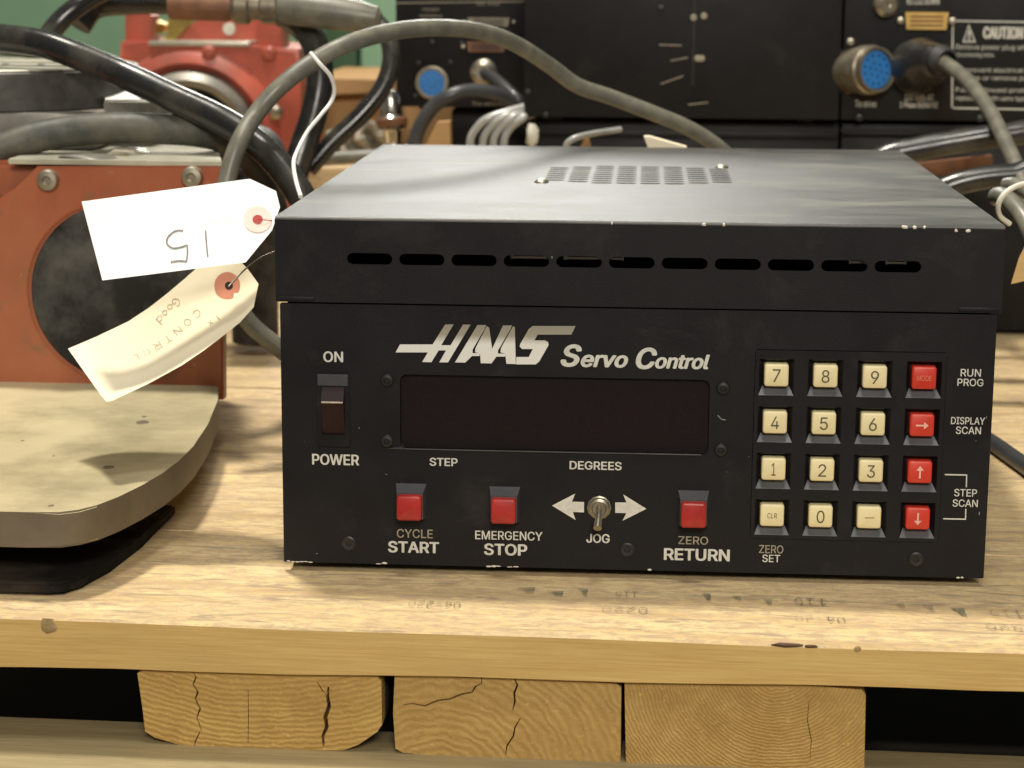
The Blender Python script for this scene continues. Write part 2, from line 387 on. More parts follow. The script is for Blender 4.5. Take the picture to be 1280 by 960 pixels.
def stamp_mat():
    m = bpy.data.materials.new('faded_stamp_ink'); m.use_nodes = True; t = m.node_tree; p = t.nodes['Principled BSDF']; p.inputs['Base Color'].default_value = (.16, .17, .12, 1)
    p.inputs['Roughness'].default_value = .9; tc = N(t, 'ShaderNodeTexCoord'); n = noise(t, tc.outputs['Object'], 240, 4, .7); n2 = noise(t, tc.outputs['Object'], 30, 3, .6)
    ml = N(t, 'ShaderNodeMath', operation='MULTIPLY'); a = ramp(t, n, [(.36, (.1,)*3), (.56, (.85,)*3)]); b = ramp(t, n2, [(.38, (.35,)*3), (.6, (1,)*3)])
    t.links.new(a, ml.inputs[0]); t.links.new(b, ml.inputs[1]); t.links.new(ml.outputs[0], p.inputs['Alpha']); return m
M['stamp'] = stamp_mat()
M['floor'] = mat('concrete_floor', (.085, .072, .064), .9, spec=.03, var=.2, vs=4)
M['rust'] = mat('rusty_brown_iron', (.22, .10, .05), .6, var=.3)
M['wood_top'] = wood_mat('weathered_deck_pine', (.84, .68, .38), (.76, .58, .30), (.56, .40, .19), (.50, .36, .21), .75, stain_s=4.5, grey=(.25, .21, .15))
M['wood_front'] = wood_mat('planed_front_pine', (.76, .53, .20), (.68, .46, .165), (.56, .36, .12), (.48, .33, .13), .5, along=(1.6, 9, 20), stain_s=3.)
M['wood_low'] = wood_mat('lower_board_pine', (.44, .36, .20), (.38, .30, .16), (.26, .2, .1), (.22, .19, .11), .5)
M['wood_mid'] = wood_mat('shaded_inner_pine', (.20, .15, .09), (.16, .12, .07), (.1, .07, .04), (.1, .08, .05), .5)  # pine colour darkened to carry the shade under the deck
M['end1'] = endgrain_mat('stringer_end_grain_a', (.60, .40, .13), (.47, .28, .085), -.20, .16, 620, 3.5)
M['end2'] = endgrain_mat('stringer_end_grain_b', (.56, .37, .13), (.46, .28, .09), -.10, -.10, 420, 6)
M['end3'] = endgrain_mat('stringer_end_grain_c', (.60, .40, .14), (.42, .25, .075), .085, -.015, 1000, 4)
def glass_mat():
    m = bpy.data.materials.new('smoked_window'); m.use_nodes = True; t = m.node_tree; t.nodes.clear()
    o = N(t, 'ShaderNodeOutputMaterial'); mx = N(t, 'ShaderNodeMixShader'); tr = N(t, 'ShaderNodeBsdfTransparent'); g = N(t, 'ShaderNodeBsdfPrincipled')
    tr.inputs[0].default_value = (.75, .55, .55, 1); g.inputs['Base Color'].default_value = (.020, .014, .015, 1); g.inputs['Roughness'].default_value = .35
    mx.inputs[0].default_value = .5; t.links.new(tr.outputs[0], mx.inputs[1]); t.links.new(g.outputs[0], mx.inputs[2]); t.links.new(mx.outputs[0], o.inputs[0]); return m
M['window'] = glass_mat()
def logo_mat():
    m, t, p = nt('logo_sheen_grey_to_white'); tc = N(t, 'ShaderNodeTexCoord'); s = N(t, 'ShaderNodeSeparateXYZ'); t.links.new(tc.outputs['Object'], s.inputs[0])
    mr = N(t, 'ShaderNodeMapRange'); mr.inputs[1].default_value = .128; mr.inputs[2].default_value = .147; t.links.new(s.outputs[2], mr.inputs[0])
    t.links.new(ramp(t, mr.outputs[0], [(.40, (.80, .79, .73)), (.66, (.36, .33, .25)), (.95, (.30, .28, .22))]), p.inputs['Base Color']); p.inputs['Roughness'].default_value = .5; return m  # grey top of the logo is the lettering's sheen put into colour
M['logo'] = logo_mat()

# ------------------------------------------------------------------ setting
tag(box('floor', -6, 6, -2, 8, -.32, -.30, M['floor'], bev=0), kind='structure')
gp = box('back_wall', -5, 5, 4.6, 4.66, -.30, 3.2, M['green'], bev=0); tag(gp, kind='structure')
gm = empty('green_machine_column', (-.3, 2.6, -.3), 'dark green machine column standing behind the carton and hoses', 'machine')
a = ay(405, 60, 2.5); b = ay(446, 60, 2.5); c = ay(650, 60, 2.5)
box('column_face', a.x, b.x, 2.5, 2.8, -.3, .9, M['green_dk'], gm, .004)
box('column_side', b.x+.004, b.x+.07, 2.52, 2.8, -.3, .9, M['green'], gm, .004)
box('column_back', b.x+.075, c.x, 2.55, 2.8, -.3, .9, M['green_dk'], gm, .004)

# ------------------------------------------------------------------ pallet
PZ = -.005; PA = math.atan(-.0267)
pal = empty('wooden_pallet', (0, -.1143, 0), 'pine pallet with stamped front plank carrying the black controller and machines', 'pallet', rz=PA)
def loc_x(px, py): # x in pallet coords of a pixel on the stringer faces
    p = ay(px, py, -.118); return p.x, p.z
seams = [0, .118, .242, .352, .430-.0, .575, .655, .745, .855, .955, 1.055, 1.155, 1.25]
seams = [0, .190, .385, .575, .655, .745, .855, .955, 1.055, 1.155, 1.25]
for i in range(len(seams)-1):
    g = .0007 if i < 3 else .0022
    y0, y1 = seams[i]+(g if i else 0), seams[i+1]-g
    bm = bmesh.new(); nx = 40; dz = random.uniform(-.0008, .0008) if i > 1 else 0
    x0, x1 = -.95, .95; rng = random.Random(i)
    ph = [rng.uniform(0, 6) for _ in range(4)]
    def zb(x): return (-.0301+ (x+.063)*.0134) if i == 0 else -.028
    prof = []
    for k in range(nx+1):
        x = x0+(x1-x0)*k/nx; wv = .0012*math.sin(x*7+ph[0])*(1 if i else .3); b_ = zb(x)+.0006*math.sin(x*31+ph[1])
        prof.append([bm.verts.new(v) for v in ((x, y0, b_), (x, y1, b_), (x, y1+wv*0, PZ+dz), (x, y0+.0012, PZ+dz), (x, y0, PZ+dz-.0012+.0004*math.sin(x*23+ph[2])))])
    for a, b in zip(prof, prof[1:]):
        for k in range(5): bm.faces.new((a[k], a[(k+1) % 5], b[(k+1) % 5], b[k]))
    bm.faces.new(prof[0]); bm.faces.new(prof[-1][::-1])
    me = bm_mesh(bm, 'plank', 30)
    o = link('plank', me, [M['wood_top'], M['wood_front']], pal, True)
    for p in me.polygons:
        if p.normal.y < -.8: p.material_index = 1
def cut_poly(pts): return [loc_x(*p) for p in pts]
def crack(pts, w):
    """thin closed outline along a px polyline"""
    P = [Vector(loc_x(*p)) for p in pts]; L = []; Rr = []
    for i, p in enumerate(P):
        d = (P[min(i+1, len(P)-1)]-P[max(i-1, 0)]).normalized(); n = Vector((-d.y, d.x)); ww = w*(.25+.75*math.sin(math.pi*(i+.5)/len(P)))
        L.append(p+n*ww/2); Rr.append(p-n*ww/2)
    return [tuple(q) for q in L+Rr[::-1]]
def stringer(outline, cracks, m, y_end=1.24):
    O = cut_poly(outline)
    pl = filled(O, [crack(*c) for c in cracks], 0.004, .016)
    xs = [p[0] for p in O]
    o = link('stringer', pl, m, pal, True)
    # the beam behind the split end
    bm = bmesh.new(); a = [bm.verts.new((p[0], .0162, p[1])) for p in O]; b = [bm.verts.new((p[0], y_end, p[1])) for p in O]
    bm.faces.new(a); bm.faces.new(b[::-1])
    for i in range(len(O)): bm.faces.new((a[i], a[(i+1) % len(O)], b[(i+1) % len(O)], b[i]))
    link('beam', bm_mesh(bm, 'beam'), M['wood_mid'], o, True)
stringer([(163, 853), (170, 849), (300, 848), (468, 854), (473, 861), (474, 915), (468, 924), (445, 940), (425, 948), (235, 948), (185, 934), (173, 926), (170, 900), (166, 872)],
         [([(234, 851), (238, 857), (234, 866), (240, 876), (237, 885), (243, 897), (239, 908), (245, 925)], .0011), ([(406, 868), (405, 880), (407, 892), (402, 906), (404, 918), (399, 930), (400, 944)], .0024), ([(392, 862), (398, 872), (404, 878)], .0008), ([(243, 926), (237, 938), (236, 944)], .0007), ([(304, 872), (304.5, 905), (304, 940)], .0005)], M['end1'])
stringer([(490, 853), (496, 848), (600, 850), (700, 856), (770, 861), (776, 866), (775, 960), (640, 962), (500, 950), (491, 945), (488, 900)],
         [([(600, 853), (600, 862), (592, 866), (588, 873), (574, 876), (560, 882), (544, 884), (528, 891), (512, 888), (500, 890)], .0011), ([(641, 853), (645, 864), (641, 874), (642, 884), (639, 896)], .0012), ([(649, 905), (642, 917), (640, 928), (632, 940), (630, 952)], .0009)], M['end2'])
stringer([(780, 846), (840, 846), (960, 856), (1078, 866), (1083, 872), (1081, 972), (782, 960)],
         [([(1012, 880), (1010, 905), (1015, 930), (1013, 955)], .0004)], M['end3'])
zl = -.0775
ya = az(80, 908, zl).y
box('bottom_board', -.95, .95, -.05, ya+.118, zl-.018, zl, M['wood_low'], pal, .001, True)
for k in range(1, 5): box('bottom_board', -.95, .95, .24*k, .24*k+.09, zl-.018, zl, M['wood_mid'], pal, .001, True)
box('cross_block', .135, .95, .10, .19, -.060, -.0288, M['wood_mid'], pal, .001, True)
# torn splinters and a knot on the front plank
def lump(name, c, sx, sy_, sz, mt, parent, local=False, seed=0):
    bm = bmesh.new(); bmesh.ops.create_icosphere(bm, subdivisions=2, radius=1); r = random.Random(seed)
    for v in bm.verts: v.co = Vector((v.co.x*sx, v.co.y*sy_, v.co.z*sz))*r.uniform(.8, 1.2)+Vector(c)
    return link(name, bm_mesh(bm, name, 60), mt, parent, local)
M['dark_wood'] = mat('dark_torn_wood', (.10, .055, .03), .8, var=.4)
M['knot'] = mat('brown_knot', (.42, .29, .13), .7, var=.3, vs=200)
x, z = loc_x(985, 796); lump('torn_splinter', (x, .0002, PZ-.0005), .008, .0015, .0012, M['dark_wood'], pal, True, 3)
x, z = loc_x(1014, 800); lump('torn_splinter', (x, .0002, PZ-.0008), .0035, .0012, .001, M['dark_wood'], pal, True, 4)
x, z = loc_x(52, 792); lump('knot', (x, .0004, z), .0055, .0010, .0048, M['knot'], pal, True, 5)
x, z = loc_x(1072, 812); lump('knot', (x, .0004, z), .002, .0008, .0018, M['knot'], pal, True, 6)
# ink stamps on the front plank (upside down as in the photo)
def on_wood(px, py): p = az(px, py, PZ); return Matrix.Rotation(-PA, 4, 'Z') @ (p-Vector((0, -.1143, PZ)))
def stamp_text(txt, px, py, w, h, bold=.0):
    me = text_mesh(txt, bold); xs = [v.co.x for v in me.vertices]; ys = [v.co.y for v in me.vertices]; c = on_wood(px, py)
    for v in me.vertices:
        u = (v.co.x-min(xs))/(max(xs)-min(xs))-.5; q = (v.co.y-min(ys))/(max(ys)-min(ys))-.5; v.co = (c.x-u*w, c.y-q*h, PZ+.0012+v.co.z)
    link('ink_stamp', me, M['stamp'], pal, True)
for (tx, px, py, w, h) in (('04-220', 543, 757, .030, .011), ('11S', 783, 745, .013, .012), ('0220', 781, 764, .026, .010), ('115', 1013, 754, .018, .012), ('04-20', 1025, 776, .028, .010),
                           ('115', 1258, 769, .018, .012), ('-220', 1262, 786, .026, .010)):
    stamp_text(tx, px, py, w, h)
for (px, py, w, h) in ((882, 748, .006, .012), (920, 750, .006, .009), (958, 754, .006, .013), (1122, 759, .008, .010), (1160, 762, .006, .010), (1198, 767, .008, .014), (655, 740, .012, .013), (693, 744, .010, .010), (728, 742, .006, .013)):
    c = on_wood(px, py); z0 = PZ+.0012
    pts = [(c.x-w/2, c.y+h/2, z0), (c.x+w/2, c.y+h/2, z0), (c.x+w*.5, c.y-h/2, z0), (c.x+w*.15, c.y-h*.4, z0), (c.x-w*.1, c.y+h*.1, z0)]
    me = bpy.data.meshes.new('mark'); me.from_pydata(pts, [], [(0, 4, 3, 2, 1)]); link('ink_stamp', me, M['stamp'], pal, True)

# ------------------------------------------------------------------ the servo controller
def controller():
    HW, H, D, SEAM = .21, .2087, .511, .1586
    root = empty('servo_controller', (0, .25, PZ), 'black bench controller with cream and red keypad and dusty lid in the centre foreground', 'controller')
    # chassis
    box('chassis', -.2055, .2050, .0125, .507, .0005, SEAM-.001, M['black_paint'], root, .001)
    for px_, py_ in ((-.17, .05), (.16, .05), (-.17, .45), (.16, .45)):
        link('foot', lathe_mesh([(0, 0), (.010, 0), (.009, .0054), (0, .0054)], 16, (0, 0, 1)), M['dark'], root, loc=(px_, py_, PZ))
    # front panel, with an opening for the display and for the keypad
    x0, x1, z0, z1 = -.1372, .0445, .0715, .1165
    panel_o = rrect(-.2078, .2078, .0004, SEAM-.0009, .0008)
    disp_h = rrect(x0, x1, z0, z1, .004)
    kx0, kz0, kp = .0690, .0222, .02825
    KX = [.0828+.0283*i for i in range(4)]; KZ = [.1202-.0280*j for j in range(4)]
    key_h = rrect(.0702, .1805, .0215, .1352, .002)
    o = link('front_panel', filled(panel_o, [disp_h, key_h], -.0004, .0026), M['panel'], root)
    link('panel_return', filled(rrect(-.2052, .2052, .0010, SEAM-.0015, .0008), [rrect(-.2040, .2040, .0022, SEAM-.0027, .0006)], .0027, .0124), M['panel'], root)
    # bright chipped lip along the lower left edge
    for (a, b) in ((358, 391), (470, 484), (608, 626), (634, 648), (1196, 1206), (810, 815)):
        p = ay(a, 700, 0); q = ay(b, 700, 0); n_ = max(1, int((b-a)/5)); rc = random.Random(a)
        for k in range(n_): lump('paint_chip', (p.x+(q.x-p.x)*(k+.5)/n_, -.0003, .0008+rc.uniform(-.0003, .0003)), (q.x-p.x)/n_*rc.uniform(.45, .65), .0003, rc.uniform(.0003, .0007), M['chip'], root, seed=a+k)
    # lid: front flange with slots, top with grille, sides, back
    slots = [stadium(-.1545+.03045*i, .1848, .0265, .0066, 6) for i in range(11)]
    link('lid_front', filled(rrect(-HW, HW, SEAM+.0002, H-.0009, .0006), slots, -.0014, .0000), M['black_paint'], root)
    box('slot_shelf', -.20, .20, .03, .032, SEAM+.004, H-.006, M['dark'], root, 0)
    for (sx_, w_) in ((-.062, .022), (-.030, .024), (-.012, .010), (.128, .010), (.150, .012)):
        bm = bmesh.new(); frustum(bm, (sx_, .1858), w_/2, .0012, .008, w_/2*.7, .0006, .0075); link('wire_glimpse', bm_mesh(bm), M['steel'], root)
    # grille : 8 columns of slots, staggered
    holes = []
    for c in range(8):
        rows = 7 if c in (0, 7) else (8 if c in (1, 6) else 9)
        cx_ = -.0577+.01645*c
        for k in range(rows):
            cyy = .278+(k-(rows-1)/2)*.0150+(.0 if c % 2 else .0075*(0 if rows % 2 else 0))
            holes.append(stadium(cx_, cyy, .0148, .0082, 4))
    top = filled(rrect(-HW, HW, -.0006, D, .0015), holes, 0, .0012)
    for v in top.vertices: x, y, z = v.co; v.co = (x, z, H-y)
    bm = bmesh.new(); bm.from_mesh(top); top2 = bm_mesh(bm, 'lid_top', 30)
    tp = link('lid_top', top2, M['lid'], root)
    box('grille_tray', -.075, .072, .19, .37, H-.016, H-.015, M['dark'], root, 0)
    # rounded front fold of the lid
    link('lid_fold', tube_mesh([(-HW+.0006, -.0002, H-.0013), (HW-.0006, -.0002, H-.0013)], .0013, 12, 0), M['lid'], root)
    for s in (-1, 1): box('lid_side', s*HW-(.0012 if s > 0 else 0), s*HW+(.0012 if s < 0 else 0), .0002, D, SEAM+.0002, H-.0013, M['black_paint'], root, .0002)
    box('lid_back', -HW+.0013, HW-.0013, D-.0012, D-.0001, SEAM-.0, H-.0013, M['black_paint'], root, .0002)
    for (a, b) in ((345, 393), (1198, 1250)):   # small tabs at the ends of the seam
        p = ay(a, 373 if a < 500 else 387, 0); q = ay(b, 373 if a < 500 else 387, 0)
        box('seam_tab', max(p.x, -HW+.001), min(q.x, HW-.001), -.0021, -.0013, SEAM+.0008, SEAM+.0034, M['black_paint'], root, .0003)
    # chips on the upper front edge
    for k, (a, z_, w) in enumerate(((880, 271, 5), (905, 271, 3), (1131, 271, 7), (1144, 270, 5), (1156, 272, 3), (1195, 286, 4), (1210, 285, 5), (765, 272, 2))):
        p = ay(a, z_+5, -.0012); lump('paint_chip', (p.x, -.0009, H-.0012-(.0015 if z_ > 280 else 0)), w/2176*.7, .0009, .0011, M['chip'], root, seed=k)
    # screws of the grille
    for (a, b) in ((677, 228), (902, 210)):
        p = az(a, b, H); link('screw', lathe_mesh([(.0050, 0), (.0048, .0012), (.003, .0026), (.0, .0030)], 20, (0, 0, 1)), M['steel'], root, loc=(p.x, p.y, H-.0002))
    # front screws
    small = lathe_mesh([(.0040, 0), (.0040, .0006), (.0034, .0016), (.0018, .0019), (.0014, .0008), (0, .0008)], 20, (0, -1, 0))
    big = lathe_mesh([(.0047, 0), (.0045, .0007), (.0036, .0012), (.0016, .0010), (.0013, .0002), (0, .0002)], 20, (0, -1, 0))
    for (a, b) in ((484, 475), (484, 551), (904, 485), (901, 562)):
        p = ay(a, b, 0); link('screw', small, M['screw'], root, loc=(p.x, -.0004, p.z))
    for (a, b) in ((436, 679), (784, 687), (1145, 699)):
        p = ay(a, b, 0); link('screw', big, M['screw'], root, loc=(p.x, -.0004, p.z))
    # display
    dp = box('display_board', x0-.002, x1+.002, .0100, .0112, z0-.002, z1+.002, M['dark'], root, 0)
    seg = {'a': (0, 1), 'g': (0, 0), 'd': (0, -1)}
    def digit(cx_, cz_, w, h):
        bm = bmesh.new(); t = w*.15
        def bar(x_, z_, l, ver):
            hx, hz = (t/2, l/2) if ver else (l/2, t/2); box_bm(bm, cx_+x_-hx+z_*.12, cx_+x_+hx+z_*.12, .0048, .0056, cz_+z_-hz, cz_+z_+hz)
        for z_ in (-h/2, 0, h/2): bar(0, z_, w*.62, False)
        for x_ in (-w*.42, w*.42):
            for z_ in (-h/4, h/4): bar(x_, z_, h*.40, True)
        link('led_digit', bm_mesh(bm), M['digit'], root)
    for cx_ in (-.121, -.107): digit(cx_, .0945, .0095, .0165)
    for k in range(7): digit(-.073+.0176*k, .0945, .0120, .021)
    pane = box('display_window', x0+.0002, x1-.0002, .0030, .0042, z0+.0002, z1-.0002, M['window'], root, 0)
    # bright lower lip of the display opening
    link('display_lip', tube_mesh([(x0+.001, -.0006, z0+.0035), (x0+.0022, -.0006, z0+.0012), (x0+.005, -.0006, z0), (x1-.004, -.0006, z0)], .0006, 8, 3), M['screw'], root)
    # keypad
    bm = bmesh.new()
    xs = [.0705]+[(KX[i]+KX[i+1])/2 for i in range(3)]+[.1803]; zs = [.1349]+[(KZ[i]+KZ[i+1])/2 for i in range(3)]+[.0218]
    yo, yi = -.0008, .0055; wells = []
    for j in range(4):
        for i in range(4):
            X0, X1, Z1, Z0 = xs[i], xs[i+1], zs[j], zs[j+1]; cx_, cz_ = KX[i], KZ[j]
            O = [(X0, Z0), (X1, Z0), (X1, Z1), (X0, Z1)]
            Q = [(cx_-.0101, cz_-.0118), (cx_+.0101, cz_-.0118), (cx_+.0101, cz_+.0095), (cx_-.0101, cz_+.0095)]
            I = [(cx_-.0076, cz_-.0071), (cx_+.0076, cz_-.0071), (cx_+.0076, cz_+.0072), (cx_-.0076, cz_+.0072)]
            vO = [bm.verts.new((p[0], yo, p[1])) for p in O]; vQ = [bm.verts.new((p[0], yo, p[1])) for p in Q]; vI = [bm.verts.new((p[0], yi, p[1])) for p in I]
            for k in range(4):
                l = (k+1) % 4; bm.faces.new((vO[k], vO[l], vQ[l], vQ[k])); f = bm.faces.new((vQ[k], vQ[l], vI[l], vI[k])); f.material_index = 1
            bm.faces.new(vI)
    bmesh.ops.remove_doubles(bm, verts=bm.verts, dist=1e-5)
    me = bpy.data.meshes.new('keypad'); bmesh.ops.recalc_face_normals(bm, faces=bm.faces)
    bm.to_mesh(me); bm.free()
    kb = link('keypad_bezel', me, [M['panel'], M['well']], root)
    lit_slope = bpy.data.meshes.new('lit_slope')   # lighter wedge under every key: the lit well slope put into colour
    lit_slope.from_pydata([(-.0102, -.0011, -.0120), (.0102, -.0011, -.0120), (.0078, .0040, -.0072), (-.0078, .0040, -.0072), (-.0102, .0050, -.0122), (.0102, .0050, -.0122)], [], [(0, 1, 2, 3), (0, 3, 4), (1, 5, 2), (3, 2, 5, 4), (0, 4, 5, 1)])
    lit_slope.materials.append(M['lit_slope'])
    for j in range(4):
        for i in range(4): link('key_lit_slope', lit_slope, None, root, loc=(KX[i], 0, KZ[j]))
    # key mesh
    def cap_mesh():
        return cap_loft(.0070, .0066, .0054, -.0022)
    def cap_loft(hx, hz, yb, yf):
        bm = bmesh.new(); rings = []
        for yy, ins, rr_ in ((yb, 0, .0016), (yf+.0010, 0, .0016), (yf+.0003, .0003, .0015), (yf, .0009, .0011)):
            rings.append([bm.verts.new((a_, yy, b_)) for a_, b_ in rrect(-hx+ins, hx-ins, -hz+ins, hz-ins, rr_)])
        for a_, b_ in zip(rings, rings[1:]):
            for k in range(len(a_)): bm.faces.new((a_[k], a_[(k+1) % len(a_)], b_[(k+1) % len(a_)], b_[k]))
        bm.faces.new(rings[-1]); bm.faces.new(rings[0][::-1]); return bm_mesh(bm, 'cap', 50)
    km = cap_mesh(); kmr = km.copy()
    km.materials.append(M['cream']); kmr.materials.append(M['red_key'])
    leg = [['7', '8', '9', 'MODE'], ['4', '5', '6', '>'], ['1', '2', '3', '^'], ['CLR', '0', '-', 'v']]
    for j in range(4):
        for i in range(4):
            red = i == 3; cx_, cz_ = KX[i], KZ[j]
            k = link('key', kmr if red else km, None, root, loc=(cx_, 0, cz_))
            t = leg[j][i]; y = -.0024
            if t in '>^v':
                A = [(-.0040, .0005), (.0012, .0005), (.0012, .0022), (.0042, 0), (.0012, -.0022), (.0012, -.0005), (-.0040, -.0005)]
                A = [(u*.9, w*1.0) for u, w in A]
                if t == '^': A = [(-w, u) for u, w in A]
                if t == 'v': A = [(w, -u) for u, w in A]
                me = bpy.data.meshes.new('arrow'); me.from_pydata([(u, y, w) for u, w in A], [], [tuple(q) for q in tessellate_polygon([[Vector((u, w, 0)) for u, w in A]])])
                l = link('key_arrow', me, M['pink_print'], k, True)
            elif t == '-':
                me = bpy.data.meshes.new('dash'); me.from_pydata([(-.0026, y, -.0002), (.0030, y, -.0002), (.0030, y, .0002), (-.0026, y, .0002)], [], [(0, 1, 2, 3)]); link('key_legend', me, M['legend'], k, True)
            else:
                wd = {'MODE': .0042, 'CLR': .0028}.get(t, .0023); ht = {'MODE': .0017, 'CLR': .0017}.get(t, .0041)
                if t == '1': wd = .0012
                me = text_mesh(t); X = [v.co.x for v in me.vertices]; Y = [v.co.y for v in me.vertices]
                for v in me.vertices: v.co = (((v.co.x-min(X))/(max(X)-min(X))*2-1)*wd, y-v.co.z*.3, ((v.co.y-min(Y))/(max(Y)-min(Y))*2-1)*ht*.92)
                link('key_legend', me, M['pink_dull'] if red else M['legend'], k, True)
    # square push buttons
    capm = cap_loft(.0073, .0074, -.004, -.0135)
    hb = bmesh.new(); frustum(hb, (0, .0015), .0092, .0108, .0, .0078, .0080, -.0078, (0, 0.0002)); hb = bm_mesh(hb, 'housing')
    for (a, b) in ((511, 636), (629, 640), (867, 645)):
        p = ay(a, b, -.0135)
        h = link('push_button', hb, M['bezel'], root, loc=(p.x, 0, p.z))
        link('button_cap', capm, M['red_cap'], h, True)
        link('button_edge', bm_edge, M['steel'], h, True) if False else None
    # power rocker switch
    c = ay(417, 512, 0); bz = filled(rrect(-.0098, .0098, -.0222, .0222, .0008), [rrect(-.0068, .0068, -.0150, .0140, .0004)], -.0016, -.0002)
    sw = link('power_switch', bz, M['bezel'], root, loc=(c.x, 0, c.z)); sw.data.materials[0] = M['panel']
    bm = bmesh.new(); prof = [(.002, .0138), (-.0012, .0138), (-.0056, .0058), (-.0050, .0046), (-.0005, -.0148), (.002, -.0148)]
    A = [bm.verts.new((-.0066, y, z)) for y, z in prof]; B = [bm.verts.new((.0066, y, z)) for y, z in prof]; bm.faces.new(A); bm.faces.new(B[::-1])
    for i in range(6): bm.faces.new((A[i], A[(i+1) % 6], B[(i+1) % 6], B[i]))
    link('rocker', bm_mesh(bm), M['rocker'], sw, True)
    link('rocker_glint', tube_mesh([(-.0064, -.0055, .0054), (.0064, -.0055, .0054)], .0007, 10, 0), M['steel'], sw, True)  # highlight along the rocker's ridge, put in as a pale rod
    bm = bmesh.new(); frustum(bm, (0, .0180), .0092, .0036, -.0017, .0088, .0030, -.0030); link('switch_guard', bm_mesh(bm), M['bezel'], sw, True)
    # jog toggle
    c = ay(749, 634, 0)
    tg = link('jog_switch', lathe_mesh([(.0072, 0), (.0072, .0010), (.0064, .0014), (.0060, .0036), (.0046, .0042), (.0040, .0030), (0, .0026)], 12, (0, -1, 0)), M['shell'], root, loc=(c.x, -.0003, c.z))
    link('toggle_lever', tube_mesh([(0, -.002, .0005), (0, -.009, -.0035), (-.0005, -.016, -.0085)], lambda t: .0016+.0009*t, 12, 4), M['steel'], tg, True)
    # print
    P = lambda *a, **k: lettering('lettering', *a, **k)
    y = -.0008; pr = M['print']
    def w(txt, p0, p1, m_=None, bold=.022, shear=0): lettering('lettering', txt, p0, p1, y, m_ or pr, root, bold, shear)
    w('ON', (404, 439), (429, 453)); w('POWER', (390, 567), (449, 582)); w('STEP', (537, 572), (572, 583)); w('DEGREES', (712, 576), (777, 588))
    w('CYCLE', (496, 661), (541, 673), M['print_dull'], .01); w('START', (485, 676), (549, 692), None, .03)  # CYCLE and ZERO tinted tan: reflection on the lettering put into their colour
    w('EMERGENCY', (594, 663), (678, 676), None, .012); w('STOP', (605, 679), (659, 695), None, .03)
    w('JOG', (733, 667), (762, 679)); w('ZERO', (848, 670), (885, 681), M['print_dull'], .01); w('RETURN', (830, 685), (912, 702), None, .03)
    w('ZERO', (949, 681), (979, 692), M['print_dull'], .01); w('SET', (953, 693), (975, 703), None, .01)
    w('RUN', (1201, 461), (1226, 471), None, .01); w('PROG', (1197, 473), (1229, 483), None, .01)
    w('DISPLAY', (1189, 521), (1231, 531), None, .01); w('SCAN', (1195, 533), (1226, 543), None, .01)
    w('STEP', (1193, 611), (1221, 621), None, .01); w('SCAN', (1191, 624), (1222, 634), None, .01)
    w('S', (701, 430), (727, 459), None, .035, .25); w('ervo', (726, 443), (785, 460), None, .035, .25)
    w('C', (795, 434), (821, 462), None, .035, .25); w('ontrol', (819, 442), (887, 462), None, .035, .25)
    poly_px('bracket_line', [[(1181, 592.4), (1209, 593), (1209, 594.6), (1181, 594)], [(1207.6, 594.5), (1209, 594.5), (1208.6, 609), (1207.2, 609)],
                             [(1206.6, 636), (1208, 636), (1207.6, 648), (1206.2, 648)], [(1179, 647.6), (1207.6, 648.2), (1207.6, 649.8), (1179, 649.2)]], y, pr, root)
    for k, (a, b, w_, h_) in enumerate(((449, 535, 1.6, 1.6), (483, 593, 2.2, 1.2), (936, 571, 1.5, 1), (1224, 642, 1.8, 4.5), (1233, 522, 1, 4), (1220, 551, 1.2, 1), (396, 692, 2, 1.5), (690, 322, 2, 3), (1066, 602, 1, 1.6), (908, 590, 1, .8), (381, 552, .8, .8))):
        p = ay(a, b, -.0006 if b > 380 else -.0016); lump('paint_chip', tuple(p), w_/4400, .0002, h_/4400, M['scuff'], root, seed=40+k)
    link('scratch', tube_mesh([ay(897, 519, -.0005), ay(902, 524, -.0005), ay(907, 525, -.0005)], .00035, 6, 3), M['scuff'], root)
    # double ended jog arrows
    L = [(690, 632), (719, 617), (715, 627), (730, 627.5), (730, 640.5), (716, 640), (719.5, 650)]
    poly_px('arrow', [L], y, pr, root)
    Rr = [(808, 636), (779, 618), (783, 628), (769, 628), (769, 641), (783, 641.5), (778, 651)]
    poly_px('arrow', [Rr], y, pr, root)
    # logo
    q = lambda pts, dx=0: [((x_+dx)/4+340, z_/4+360) for x_, z_ in pts]
    polys = [q([(640, 282), (803, 282), (866, 182), (908, 182), (846, 286), (893, 286), (955, 183), (993, 183), (880, 372), (836, 372), (870, 312), (833, 312), (797, 371), (751, 370), (779, 322), (618, 322)]),
             q([(1027, 185), (1070, 185), (1066, 200), (1003, 308), (1003, 326), (1040, 326), (1037, 340), (1000, 340), (966, 373), (915, 372)]),
             q([(1074, 190), (1086, 200), (1101, 304), (1155, 187), (1200, 187), (1193, 205), (1130, 312), (1130, 328), (1166, 328), (1166, 343), (1122, 343), (1098, 377), (1044, 376), (1040, 326), (1015, 322), (1018, 300)]),
             q([(1206, 190), (1214, 196), (1219, 380), (1172, 379), (1166, 328), (1142, 322), (1145, 300)]),
             q([(103, 190), (318, 190), (297, 233), (128, 233), (112, 262), (165, 262), (180, 270), (183, 285), (136, 368), (118, 382), (20, 382), (22, 345), (84, 345), (104, 305), (50, 305), (38, 292), (42, 278), (84, 205)], 1200)]
    poly_px('logo', polys, y, M['logo'], root)
    return root
ctrl = controller()

